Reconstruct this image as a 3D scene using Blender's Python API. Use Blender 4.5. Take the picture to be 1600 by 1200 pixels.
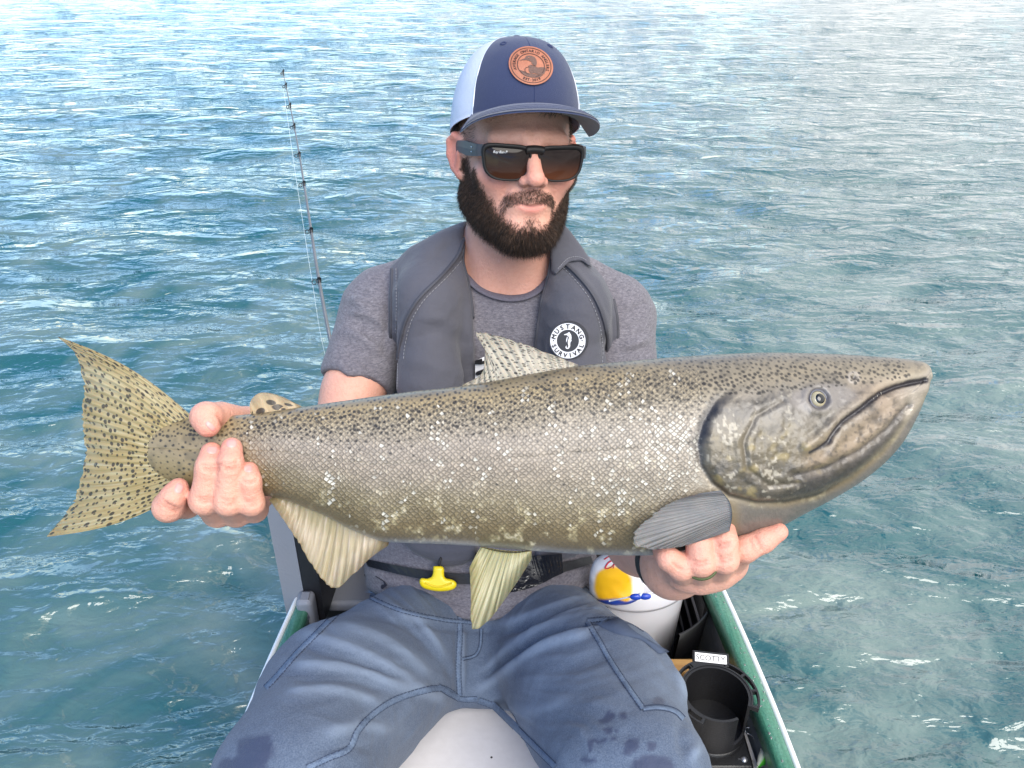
import bpy, math, random
import numpy as np
from mathutils import Vector, Matrix, Euler
from mathutils.bvhtree import BVHTree

for o in list(bpy.data.objects): bpy.data.objects.remove(o)
SC = bpy.context.scene
COL = SC.collection
rad = math.radians
rng = np.random.default_rng(7)

# ------------------------------------------------------------ camera
F = 1250.0                      # focal length in pixels of a 1600 wide picture
PITCH = 30.0
CAM = np.array([0.0, 0.0, 1.2])
RT = np.array([1.0, 0, 0])
UP = np.array([0, math.sin(rad(PITCH)), math.cos(rad(PITCH))])
FW = np.array([0, math.cos(rad(PITCH)), -math.sin(rad(PITCH))])
cd = bpy.data.cameras.new('camera'); cam = bpy.data.objects.new('camera', cd); COL.objects.link(cam)
cam.location = CAM; cam.rotation_euler = (rad(90 - PITCH), 0, 0)
cd.sensor_width = 36; cd.lens = 36 * F / 1600; cd.clip_start = .02; cd.clip_end = 6000
SC.camera = cam

# ------------------------------------------------------------ sky and sun
SUN_EL, SUN_AZ = 45.0, 160.0     # azimuth clockwise from +Y (the way the camera looks)
wd = bpy.data.worlds.new('World'); SC.world = wd; wd.use_nodes = True
nt = wd.node_tree; N = nt.nodes; L = nt.links
for n in list(N): N.remove(n)
sky = N.new('ShaderNodeTexSky'); sky.sky_type = 'NISHITA'; sky.sun_disc = False
sky.sun_elevation = rad(SUN_EL); sky.sun_rotation = rad(SUN_AZ); sky.air_density = 1.0; sky.dust_density = .05; sky.ozone_density = 6.0
geo = N.new('ShaderNodeTexCoord')
sep = N.new('ShaderNodeSeparateXYZ'); L.new(geo.outputs['Generated'], sep.inputs[0])
def wmath(op, a, b=None, clamp=False):
    m = N.new('ShaderNodeMath'); m.operation = op; m.use_clamp = clamp
    for i, v in enumerate((a, b)):
        if v is None: continue
        if isinstance(v, (int, float)): m.inputs[i].default_value = v
        else: L.new(v, m.inputs[i])
    return m.outputs[0]
zz = wmath('ADD', wmath('MAXIMUM', sep.outputs[2], 0.0), .22)
cmb = N.new('ShaderNodeCombineXYZ')
L.new(wmath('DIVIDE', sep.outputs[0], zz), cmb.inputs[0]); L.new(wmath('DIVIDE', sep.outputs[1], zz), cmb.inputs[1])
cn = N.new('ShaderNodeTexNoise'); cn.inputs['Scale'].default_value = 1.7; cn.inputs['Detail'].default_value = 7; cn.inputs['Roughness'].default_value = .56
cn.inputs['Distortion'].default_value = .35
L.new(cmb.outputs[0], cn.inputs['Vector'])
# a cloud bank stands over the right hand side, the left is mostly open blue
bias = wmath('MULTIPLY', sep.outputs[0], .32)
cv = wmath('ADD', cn.outputs['Fac'], bias)
mr = N.new('ShaderNodeMapRange'); mr.interpolation_type = 'SMOOTHSTEP'; mr.inputs['From Min'].default_value = .46; mr.inputs['From Max'].default_value = .60
L.new(cv, mr.inputs['Value'])
cmix = N.new('ShaderNodeMix'); cmix.data_type = 'RGBA'
L.new(mr.outputs[0], cmix.inputs['Factor'])
L.new(sky.outputs[0], cmix.inputs['A']); 
cn2 = N.new('ShaderNodeTexNoise'); cn2.inputs['Scale'].default_value = 3.4; cn2.inputs['Detail'].default_value = 5; L.new(cmb.outputs[0], cn2.inputs['Vector'])
cmr = N.new('ShaderNodeMapRange'); cmr.inputs['From Min'].default_value = .35; cmr.inputs['From Max'].default_value = .62; L.new(cn2.outputs['Fac'], cmr.inputs['Value'])
ccol = N.new('ShaderNodeMix'); ccol.data_type = 'RGBA'; L.new(cmr.outputs[0], ccol.inputs['Factor']); ccol.inputs['A'].default_value = (3.4, 3.6, 3.9, 1); ccol.inputs['B'].default_value = (6.5, 6.35, 6.2, 1)
L.new(ccol.outputs['Result'], cmix.inputs['B'])
bg = N.new('ShaderNodeBackground'); bg.inputs['Strength'].default_value = .15
L.new(cmix.outputs['Result'], bg.inputs['Color'])
wo = N.new('ShaderNodeOutputWorld'); L.new(bg.outputs[0], wo.inputs[0])

sd = bpy.data.lights.new('sun', 'SUN'); sun = bpy.data.objects.new('sun', sd); COL.objects.link(sun)
sd.energy = 2.3; sd.angle = rad(50); sd.color = (1, .95, .88)
sdir = Vector((math.sin(rad(SUN_AZ)) * math.cos(rad(SUN_EL)), math.cos(rad(SUN_AZ)) * math.cos(rad(SUN_EL)), math.sin(rad(SUN_EL))))
sun.rotation_euler = sdir.to_track_quat('Z', 'Y').to_euler(); sun.location = (3, -2, 5)

SC.view_settings.view_transform = 'Standard'; SC.view_settings.look = 'None'
SC.view_settings.exposure = 1.0; SC.view_settings.gamma = 1.0; SC.view_settings.use_curve_mapping = False
SC.render.engine = 'CYCLES'
SC.cycles.use_denoising = True
SC.cycles.max_bounces = 6; SC.cycles.diffuse_bounces = 3; SC.cycles.glossy_bounces = 3; SC.cycles.transmission_bounces = 4
SC.cycles.caustics_reflective = False; SC.cycles.caustics_refractive = False
SC.cycles.sample_clamp_indirect = 4

# ------------------------------------------------------------ helpers
def P(px, py, d):
    """a point of the place: seen at px, py of the photograph, d metres along the axis"""
    return CAM + d * (FW + RT * (px - 800) / F + UP * (600 - py) / F)
def Pz(px, py, z):
    """the point at height z seen at px, py"""
    r = FW + RT * (px - 800) / F + UP * (600 - py) / F
    return CAM + r * ((z - CAM[2]) / r[2])
def proj(p):
    rel = np.asarray(p, float) - CAM
    dep = rel @ FW
    return 800 + F * (rel @ RT) / dep, 600 - F * (rel @ UP) / dep, dep
def lin(r, g, b):
    f = lambda c: ((c / 255 + .055) / 1.055) ** 2.4 if c > 10.3 else c / 255 / 12.92
    return (f(r), f(g), f(b))
def A(*p): return np.array(p, float)
def unit(v): v = np.asarray(v, float); return v / np.linalg.norm(v)
def sstep(a, b, x):
    t = np.clip((x - a) / (b - a), 0, 1); return t * t * (3 - 2 * t)

def tag(o, label=None, cat=None, group=None, kind=None):
    if label: o['label'] = label
    if cat: o['category'] = cat
    if group: o['group'] = group
    if kind: o['kind'] = kind
    return o
def empty(name, loc, label, cat, group=None):
    o = bpy.data.objects.new(name, None); COL.objects.link(o); o.location = tuple(loc); o.empty_display_size = .05
    o['loc0'] = tuple(float(c) for c in loc)
    return tag(o, label, cat, group)
ROOTLOC = {}
def mk(name, v, f, mat, parent=None, smooth=True, col=None, attrs=None, uv=None, loc=None, mats=None, midx=None):
    """one mesh object from world coordinates"""
    v = np.asarray(v, np.float64).reshape(-1, 3)
    me = bpy.data.meshes.new(name)
    if isinstance(f, np.ndarray):
        n, k = f.shape
        me.vertices.add(len(v)); me.vertices.foreach_set('co', v.astype(np.float32).ravel())
        me.loops.add(n * k); me.loops.foreach_set('vertex_index', f.astype(np.int32).ravel())
        me.polygons.add(n); me.polygons.foreach_set('loop_start', np.arange(0, n * k, k, dtype=np.int32))
        me.polygons.foreach_set('loop_total', np.full(n, k, np.int32))
        me.update(calc_edges=True); me.validate()
    else:
        me.from_pydata([tuple(p) for p in v], [], [tuple(int(i) for i in q) for q in f]); me.update()
    me.polygons.foreach_set('use_smooth', np.full(len(me.polygons), smooth, bool))
    if smooth and not isinstance(f, np.ndarray):
        for p_ in me.polygons:
            if p_.loop_total > 6: p_.use_smooth = False
    for m in (mats or [mat]): me.materials.append(m)
    if midx is not None: me.polygons.foreach_set('material_index', np.asarray(midx, np.int32))
    for an, arr in (attrs or {}).items():
        a = me.attributes.new(an, 'FLOAT', 'POINT'); a.data.foreach_set('value', np.asarray(arr, np.float32))
    if col is not None:
        a = me.attributes.new('col', 'FLOAT_COLOR', 'POINT')
        c4 = np.ones((len(v), 4), np.float32); c4[:, :3] = col
        a.data.foreach_set('color', c4.ravel())
    if uv is not None:
        ul = me.uv_layers.new(name='uv'); li = np.empty(len(me.loops), np.int32); me.loops.foreach_get('vertex_index', li)
        ul.data.foreach_set('uv', np.asarray(uv, np.float32)[li].ravel())
    o = bpy.data.objects.new(name, me); COL.objects.link(o)
    if parent is not None:
        o.parent = parent
        root = parent
        off = Vector((0, 0, 0))
        while root is not None:
            off += Vector(root.location); root = root.parent
        if parent.type == 'EMPTY':
            o.matrix_parent_inverse = Matrix.Translation(-off)
    elif loc is not None:
        o.location = tuple(loc); me.transform(Matrix.Translation(-Vector(tuple(loc))))
    return o

def gridf(nu, nv, cu=False, cv=False):
    """quads of an nu x nv grid of points, index i*nv+j"""
    i = np.arange(nu if cu else nu - 1); j = np.arange(nv if cv else nv - 1)
    I, J = np.meshgrid(i, j, indexing='ij'); I2 = (I + 1) % nu; J2 = (J + 1) % nv
    return np.stack([I * nv + J, I2 * nv + J, I2 * nv + J2, I * nv + J2], -1).reshape(-1, 4)
class MB:
    """collects pieces into one mesh"""
    def __init__(s): s.v = []; s.f = []; s.n = 0; s.m = []
    def add(s, v, f, m=0):
        v = np.asarray(v, float).reshape(-1, 3)
        s.v.append(v); s.f += [tuple(int(i) + s.n for i in q) for q in f]; s.m += [m] * len(f); s.n += len(v); return s
    def tube(s, pts, r, n=8, caps=True, m=0, flat=None):
        v, f = tube(pts, r, n, caps, flat); return s.add(v, f, m)
    def box(s, c, d, R=None, m=0, bev=.0):
        v, f = boxm(c, d, R, bev); return s.add(v, f, m)
    def build(s, name, mat, parent=None, **k):
        return mk(name, np.concatenate(s.v), s.f, mat, parent, midx=s.m if k.get('mats') else None, **k)
def frames(p):
    p = np.asarray(p, float); t = np.gradient(p, axis=0); t /= np.linalg.norm(t, axis=1)[:, None] + 1e-12
    ref = A(0, 0, 1) if abs(t[0][2]) < .9 else A(1, 0, 0)
    n = np.cross(t[0], ref); n /= np.linalg.norm(n); ns = []
    for k in range(len(p)):
        n = n - t[k] * (n @ t[k]); n /= np.linalg.norm(n) + 1e-12; ns.append(n.copy())
    ns = np.array(ns); return t, ns, np.cross(t, ns)
def tube(pts, r, n=8, caps=True, flat=None):
    p = np.asarray(pts, float); t, a, b = frames(p); r = np.broadcast_to(np.asarray(r, float), (len(p),))
    th = np.linspace(0, 2 * np.pi, n, endpoint=False)
    fl = 1.0 if flat is None else flat
    v = p[:, None] + (np.cos(th)[None, :, None] * a[:, None] + fl * np.sin(th)[None, :, None] * b[:, None]) * r[:, None, None]
    f = [tuple(q) for q in gridf(len(p), n, cv=True)]
    if caps: f += [tuple(range(n))[::-1], tuple(range((len(p) - 1) * n, len(p) * n))]
    return v.reshape(-1, 3), f
def boxm(c, d, R=None, bev=0):
    c = np.asarray(c, float); h = np.asarray(d, float) / 2
    if bev <= 0:
        v = np.array([[x, y, z] for x in (-1, 1) for y in (-1, 1) for z in (-1, 1)], float) * h
        f = [(0, 1, 3, 2), (4, 6, 7, 5), (0, 4, 5, 1), (2, 3, 7, 6), (0, 2, 6, 4), (1, 5, 7, 3)]
    else:
        v = []; f = []; b = min(bev, h.min() * .95); k = 4
        prof = [(math.sin(a), math.cos(a)) for a in np.linspace(0, math.pi / 2, k)]
        rings = []
        # rounded box as stacked rounded rectangles
        def ring(off, z):
            pts = []
            for (sx, sy, a0) in ((1, 1, 0), (-1, 1, 90), (-1, -1, 180), (1, -1, 270)):
                for a in np.linspace(a0, a0 + 90, k + 1):
                    pts.append((sx * (h[0] - b) + math.cos(rad(a)) * (b - off), sy * (h[1] - b) + math.sin(rad(a)) * (b - off), z))
            return pts
        for a in np.linspace(82, 0, k + 1): rings.append(ring(b - b * math.cos(rad(a)), -h[2] + b - b * math.sin(rad(a))))
        for a in np.linspace(0, 82, k + 1): rings.append(ring(b - b * math.cos(rad(a)), h[2] - b + b * math.sin(rad(a))))
        m = len(rings[0]); v = np.array([p for r_ in rings for p in r_])
        f = [tuple(q) for q in gridf(len(rings), m, cv=True)] + [tuple(range(m))[::-1], tuple(range((len(rings) - 1) * m, len(rings) * m))]
    v = np.asarray(v, float)
    if R is not None: v = v @ np.asarray(R).T
    return v + c, f
def spline(pts, n):
    """Catmull-Rom through pts, n points evenly by chord"""
    p = np.asarray(pts, float); d = np.r_[0, np.cumsum(np.linalg.norm(np.diff(p, axis=0), axis=1))]
    m = np.zeros_like(p)
    m[1:-1] = (p[2:] - p[:-2]) / (d[2:] - d[:-2])[:, None]
    m[0] = (p[1] - p[0]) / (d[1] - d[0]); m[-1] = (p[-1] - p[-2]) / (d[-1] - d[-2])
    s = np.linspace(0, d[-1], n); k = np.clip(np.searchsorted(d, s, 'right') - 1, 0, len(p) - 2)
    h = (d[k + 1] - d[k])[:, None]; t = ((s - d[k]) / (d[k + 1] - d[k]))[:, None]
    return ((2 * t**3 - 3 * t**2 + 1) * p[k] + (t**3 - 2 * t**2 + t) * h * m[k] + (-2 * t**3 + 3 * t**2) * p[k + 1] + (t**3 - t**2) * h * m[k + 1])
def pchip1(xs, ys, x):
    """smooth monotone interpolation"""
    xs = np.asarray(xs, float); ys = np.asarray(ys, float); h = np.diff(xs); dl = np.diff(ys) / h
    m = np.zeros(len(xs)); m[0] = dl[0]; m[-1] = dl[-1]
    for i in range(1, len(xs) - 1):
        if dl[i - 1] * dl[i] > 0:
            w1, w2 = 2 * h[i] + h[i - 1], h[i] + 2 * h[i - 1]; m[i] = (w1 + w2) / (w1 / dl[i - 1] + w2 / dl[i])
    x = np.clip(x, xs[0], xs[-1]); k = np.clip(np.searchsorted(xs, x, 'right') - 1, 0, len(xs) - 2); t = (x - xs[k]) / h[k]
    return (2 * t**3 - 3 * t**2 + 1) * ys[k] + (t**3 - 2 * t**2 + t) * h[k] * m[k] + (-2 * t**3 + 3 * t**2) * ys[k + 1] + (t**3 - t**2) * h[k] * m[k + 1]
def _hash(i):
    i = i.astype(np.uint32); i = (i ^ np.uint32(61)) ^ (i >> np.uint32(16)); i = i * np.uint32(9); i = i ^ (i >> np.uint32(4))
    i = i * np.uint32(0x27d4eb2d); return ((i ^ (i >> np.uint32(15))) & np.uint32(0xffffff)).astype(np.float32) / 16777215.
def vnoise(p, sc=1.0, seed=0, octv=1, gain=.5):
    """value noise, p (N,2) or (N,3), about -1..1"""
    p = np.asarray(p, np.float32) * np.float32(sc)
    if p.shape[1] == 2: p = np.c_[p, np.zeros(len(p), np.float32)]
    out = np.zeros(len(p), np.float32); amp = 1.0; tot = 0
    for o in range(octv):
        q = p * (2.03 ** o) + 17.3 * o; i = np.floor(q); t = q - i; t = t * t * (3 - 2 * t); i = i.astype(np.int64)
        def hsh(dx, dy, dz):
            k = (i[:, 0] + dx) * 73856093 + (i[:, 1] + dy) * 19349663 + (i[:, 2] + dz) * 83492791 + seed * 7919 + o * 1013
            return _hash(k & 0xffffffff)
        a = 0
        for dz in (0, 1):
            wz = t[:, 2] if dz else 1 - t[:, 2]
            x0 = hsh(0, 0, dz) * (1 - t[:, 0]) + hsh(1, 0, dz) * t[:, 0]
            x1 = hsh(0, 1, dz) * (1 - t[:, 0]) + hsh(1, 1, dz) * t[:, 0]
            a = a + wz * (x0 * (1 - t[:, 1]) + x1 * t[:, 1])
        out += amp * (2 * a - 1); tot += amp; amp *= gain
    return out / tot
def seg_dist(px, py, pl):
    """distance in pixels from points to a polyline"""
    best = np.full(len(px), 1e9, np.float32)
    for (x0, y0), (x1, y1) in zip(pl[:-1], pl[1:]):
        dx, dy = x1 - x0, y1 - y0; t = np.clip(((px - x0) * dx + (py - y0) * dy) / (dx * dx + dy * dy + 1e-9), 0, 1)
        best = np.minimum(best, np.hypot(px - x0 - t * dx, py - y0 - t * dy))
    return best
def poly_sd(px, py, poly):
    """signed distance to a closed polygon, negative inside"""
    pl = list(poly) + [poly[0]]; d = seg_dist(px, py, pl); ins = np.zeros(len(px), bool)
    for (x0, y0), (x1, y1) in zip(pl[:-1], pl[1:]):
        if y0 == y1: continue
        c = ((y0 > py) != (y1 > py)) & (px < (x1 - x0) * (py - y0) / (y1 - y0) + x0); ins ^= c
    return np.where(ins, -d, d)

# ---- signed distance modelling: sparse surface nets
def smin(a, b, k):
    h = np.clip(.5 + .5 * (b - a) / k, 0, 1); return b + (a - b) * h - k * h * (1 - h)
def smax(a, b, k): return -smin(-a, -b, k)
def cap(p, a, b, ra, rb=None):
    rb = ra if rb is None else rb
    a = np.asarray(a, np.float32); ba = np.asarray(b, np.float32) - a; pa = p - a
    h = np.clip(pa @ ba / max(float(ba @ ba), 1e-9), 0, 1); q = pa - h[:, None] * ba
    return np.sqrt((q * q).sum(1)) - (ra + (rb - ra) * h)
def ell(p, c, r, R=None):
    q = p - np.asarray(c, np.float32)
    if R is not None: q = q @ np.asarray(R, np.float32)
    r = np.asarray(r, np.float32); a = q / r; k0 = np.sqrt((a * a).sum(1)); b = q / (r * r); k1 = np.sqrt((b * b).sum(1)) + 1e-9
    return k0 * (k0 - 1) / k1
def chain(p, pts, rs, k=.006):
    d = None
    for i in range(len(pts) - 1):
        c = cap(p, pts[i], pts[i + 1], rs[i], rs[i + 1]); d = c if d is None else smin(d, c, k)
    return d
def polygonise(fn, lo, hi, h, B=8):
    lo = np.asarray(lo, float); hi = np.asarray(hi, float)
    nb = np.ceil((hi - lo) / (h * B)).astype(int)
    g = np.stack(np.meshgrid(*[np.arange(n) for n in nb], indexing='ij'), -1).reshape(-1, 3)
    d = fn((lo + (g + .5) * h * B).astype(np.float32))
    g = g[np.abs(d) < h * B * 1.25]
    c = np.stack(np.meshgrid(*[np.arange(B + 1)] * 3, indexing='ij'), -1).reshape(-1, 3)
    ND = nb * B + 2
    cellids = []; vpos = []; edges = []
    for s in range(0, len(g), 1500):
        gb = g[s:s + 1500]; idx = gb[:, None] * B + c[None]
        pts = (lo + idx.reshape(-1, 3) * h).astype(np.float32)
        D = fn(pts).reshape(len(gb), B + 1, B + 1, B + 1)
        ins = D < 0
        cnt = np.zeros((len(gb), B, B, B), np.int8); acc = np.zeros((len(gb), B, B, B, 3), np.float32)
        sl = lambda o: slice(o, o + B)
        for ax in range(3):
            oth = [a for a in range(3) if a != ax]
            for o1 in (0, 1):
                for o2 in (0, 1):
                    o = [0, 0, 0]; o[oth[0]] = o1; o[oth[1]] = o2; o_ = list(o); o_[ax] = 1
                    d0 = D[:, sl(o[0]), sl(o[1]), sl(o[2])]; d1 = D[:, sl(o_[0]), sl(o_[1]), sl(o_[2])]
                    x = (d0 < 0) != (d1 < 0); t = np.where(x, d0 / (d0 - d1 + 1e-12), 0)
                    cnt += x
                    for a in range(3): acc[..., a] += np.where(x, t if a == ax else o[a], 0)
                    if o1 == 0 and o2 == 0:
                        w = np.argwhere(x)
                        if len(w):
                            gi = gb[w[:, 0]] * B + w[:, 1:]
                            edges.append((ax, gi, d0[x] < 0))
        m = cnt > 0; w = np.argwhere(m); gi = gb[w[:, 0]] * B + w[:, 1:]
        cellids.append(gi[:, 0] * ND[1] * ND[2] + gi[:, 1] * ND[2] + gi[:, 2])
        vpos.append(lo + (gi + acc[m] / cnt[m][:, None]) * h)
    ids = np.concatenate(cellids); vp = np.concatenate(vpos); ids, u = np.unique(ids, return_index=True); vp = vp[u]
    faces = []
    for ax, gi, neg in edges:
        a, b = [(1, 2), (2, 0), (0, 1)][ax]
        q = []
        for (da, db) in ((0, 0), (-1, 0), (-1, -1), (0, -1)):
            k = gi.copy(); k[:, a] += da; k[:, b] += db; q.append(k[:, 0] * ND[1] * ND[2] + k[:, 1] * ND[2] + k[:, 2])
        q = np.stack(q, 1); pos = np.clip(np.searchsorted(ids, q), 0, len(ids) - 1); ok = (ids[pos] == q).all(1)
        fq = pos[ok]; fq = np.where(neg[ok][:, None], fq, fq[:, ::-1]); faces.append(fq)
    return vp, np.concatenate(faces)
def vnormals(v, f):
    n = np.zeros_like(v); a, b, c, d = (v[f[:, i]] for i in range(4)); fn = np.cross(c - a, d - b)
    for i in range(4): np.add.at(n, f[:, i], fn)
    return n / (np.linalg.norm(n, axis=1)[:, None] + 1e-12)
def relax(v, f, it=2, w=.5):
    e = np.concatenate([f[:, [0, 1]], f[:, [1, 2]], f[:, [2, 3]], f[:, [3, 0]]]); e = np.concatenate([e, e[:, ::-1]])
    deg = np.bincount(e[:, 0], minlength=len(v)).astype(float)
    for _ in range(it):
        s = np.stack([np.bincount(e[:, 0], v[e[:, 1], k], minlength=len(v)) for k in range(3)], 1)
        v = v * (1 - w) + w * s / np.maximum(deg, 1)[:, None]
    return v
def biggest(v, f):
    """keep the largest connected piece"""
    lab = np.arange(len(v))
    while True:
        m = lab[f].min(1); new = lab.copy(); np.minimum.at(new, f.ravel(), np.repeat(m, 4)); new = new[new]
        if (new == lab).all(): break
        lab = new
    k = np.bincount(lab).argmax(); keep = lab == k; idx = np.cumsum(keep) - 1
    return v[keep], idx[f[keep[f].all(1)]]
def bvh_of(v, f): return BVHTree.FromPolygons([tuple(p) for p in v], [tuple(int(i) for i in q) for q in f])
def cast(bvh, px, py):
    """where the line of sight through px, py meets the surface, and its normal"""
    d = Vector(P(px, py, 1.0) - CAM).normalized(); h = bvh.ray_cast(Vector(CAM), d)
    if h[0] is None: return None, None
    n = np.array(h[1]); n = n if n @ np.array(d) < 0 else -n
    return np.array(h[0]), n
def drape(bvh, pl, off, n=None, sm=0):
    """a pixel polyline laid on a surface, off metres proud"""
    q = spline(pl, n or max(8, int(len(pl) * 8))); out = []
    for x, y in q:
        h, nn = cast(bvh, x, y)
        if h is not None: out.append(h + nn * off)
    out = np.array(out)
    for _ in range(sm):
        out[1:-1] = (out[:-2] + 2 * out[1:-1] + out[2:]) / 4
    return out

# ---- materials
def mat(name, base=(.5, .5, .5), rough=.6, metal=0., spec=.5, attr=None, noise=None, bump=None, coat=0., sss=0., sheen=0., trans=0., ior=None, alpha=None):
    m = bpy.data.materials.new(name); m.use_nodes = True; nt = m.node_tree; b = nt.nodes['Principled BSDF']
    b.inputs['Base Color'].default_value = (*base, 1); b.inputs['Roughness'].default_value = rough; b.inputs['Metallic'].default_value = metal
    b.inputs['Specular IOR Level'].default_value = spec; b.inputs['Coat Weight'].default_value = coat
    if sss: b.inputs['Subsurface Weight'].default_value = sss; b.inputs['Subsurface Radius'].default_value = (1, .35, .2); b.inputs['Subsurface Scale'].default_value = .006
    if sheen: b.inputs['Sheen Weight'].default_value = sheen
    if trans: b.inputs['Transmission Weight'].default_value = trans
    if ior: b.inputs['IOR'].default_value = ior
    tc = nt.nodes.new('ShaderNodeTexCoord'); src = None
    if attr:
        at = nt.nodes.new('ShaderNodeAttribute'); at.attribute_name = attr; src = at.outputs['Color']
    if noise:               # list of (scale, strength, colour to mix in)
        for (scl, st, c2) in noise:
            nz = nt.nodes.new('ShaderNodeTexNoise'); nz.inputs['Scale'].default_value = scl if not isinstance(scl, tuple) else 1; nz.inputs['Detail'].default_value = 4; nz.inputs['Roughness'].default_value = .6
            if isinstance(scl, tuple):
                mp = nt.nodes.new('ShaderNodeMapping'); mp.inputs['Scale'].default_value = scl; nt.links.new(tc.outputs['Object'], mp.inputs[0]); nt.links.new(mp.outputs[0], nz.inputs['Vector'])
            else: nt.links.new(tc.outputs['Object'], nz.inputs['Vector'])
            r = nt.nodes.new('ShaderNodeMapRange'); r.inputs['From Min'].default_value = .35; r.inputs['From Max'].default_value = .65; r.inputs['To Max'].default_value = st
            nt.links.new(nz.outputs['Fac'], r.inputs['Value'])
            mx = nt.nodes.new('ShaderNodeMix'); mx.data_type = 'RGBA'; nt.links.new(r.outputs[0], mx.inputs['Factor'])
            if src is None: mx.inputs['A'].default_value = (*base, 1)
            else: nt.links.new(src, mx.inputs['A'])
            mx.inputs['B'].default_value = (*c2, 1); src = mx.outputs['Result']
    if src is not None: nt.links.new(src, b.inputs['Base Color'])
    if bump:                # list of (scale, height in metres)
        prev = None
        for (scl, hgt) in bump:
            nz = nt.nodes.new('ShaderNodeTexNoise'); nz.inputs['Detail'].default_value = 3
            if isinstance(scl, tuple):
                mp = nt.nodes.new('ShaderNodeMapping'); mp.inputs['Scale'].default_value = scl; nt.links.new(tc.outputs['Object'], mp.inputs[0]); nt.links.new(mp.outputs[0], nz.inputs['Vector']); nz.inputs['Scale'].default_value = 1
            else: nz.inputs['Scale'].default_value = scl; nt.links.new(tc.outputs['Object'], nz.inputs['Vector'])
            bp = nt.nodes.new('ShaderNodeBump'); bp.inputs['Strength'].default_value = 1; bp.inputs['Distance'].default_value = hgt; nt.links.new(nz.outputs['Fac'], bp.inputs['Height'])
            if prev is not None: nt.links.new(prev, bp.inputs['Normal'])
            prev = bp.outputs[0]
        nt.links.new(prev, b.inputs['Normal'])
    return m
def disc_dome(c, r, h, R, U, Nn, n=24, k=5):
    vs = [c + Nn * h]; fs = []
    for i in range(1, k + 1):
        a = i / k * math.pi / 2
        for j in range(n):
            t = j / n * 2 * math.pi; vs.append(c + (R * math.cos(t) + U * math.sin(t)) * r * math.sin(a) + Nn * h * math.cos(a))
    for j in range(n): fs.append((0, 1 + j, 1 + (j + 1) % n))
    for i in range(k - 1):
        for j in range(n): fs.append((1 + i * n + j, 1 + (i + 1) * n + j, 1 + (i + 1) * n + (j + 1) % n, 1 + i * n + (j + 1) % n))
    return np.array(vs), fs
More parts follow.
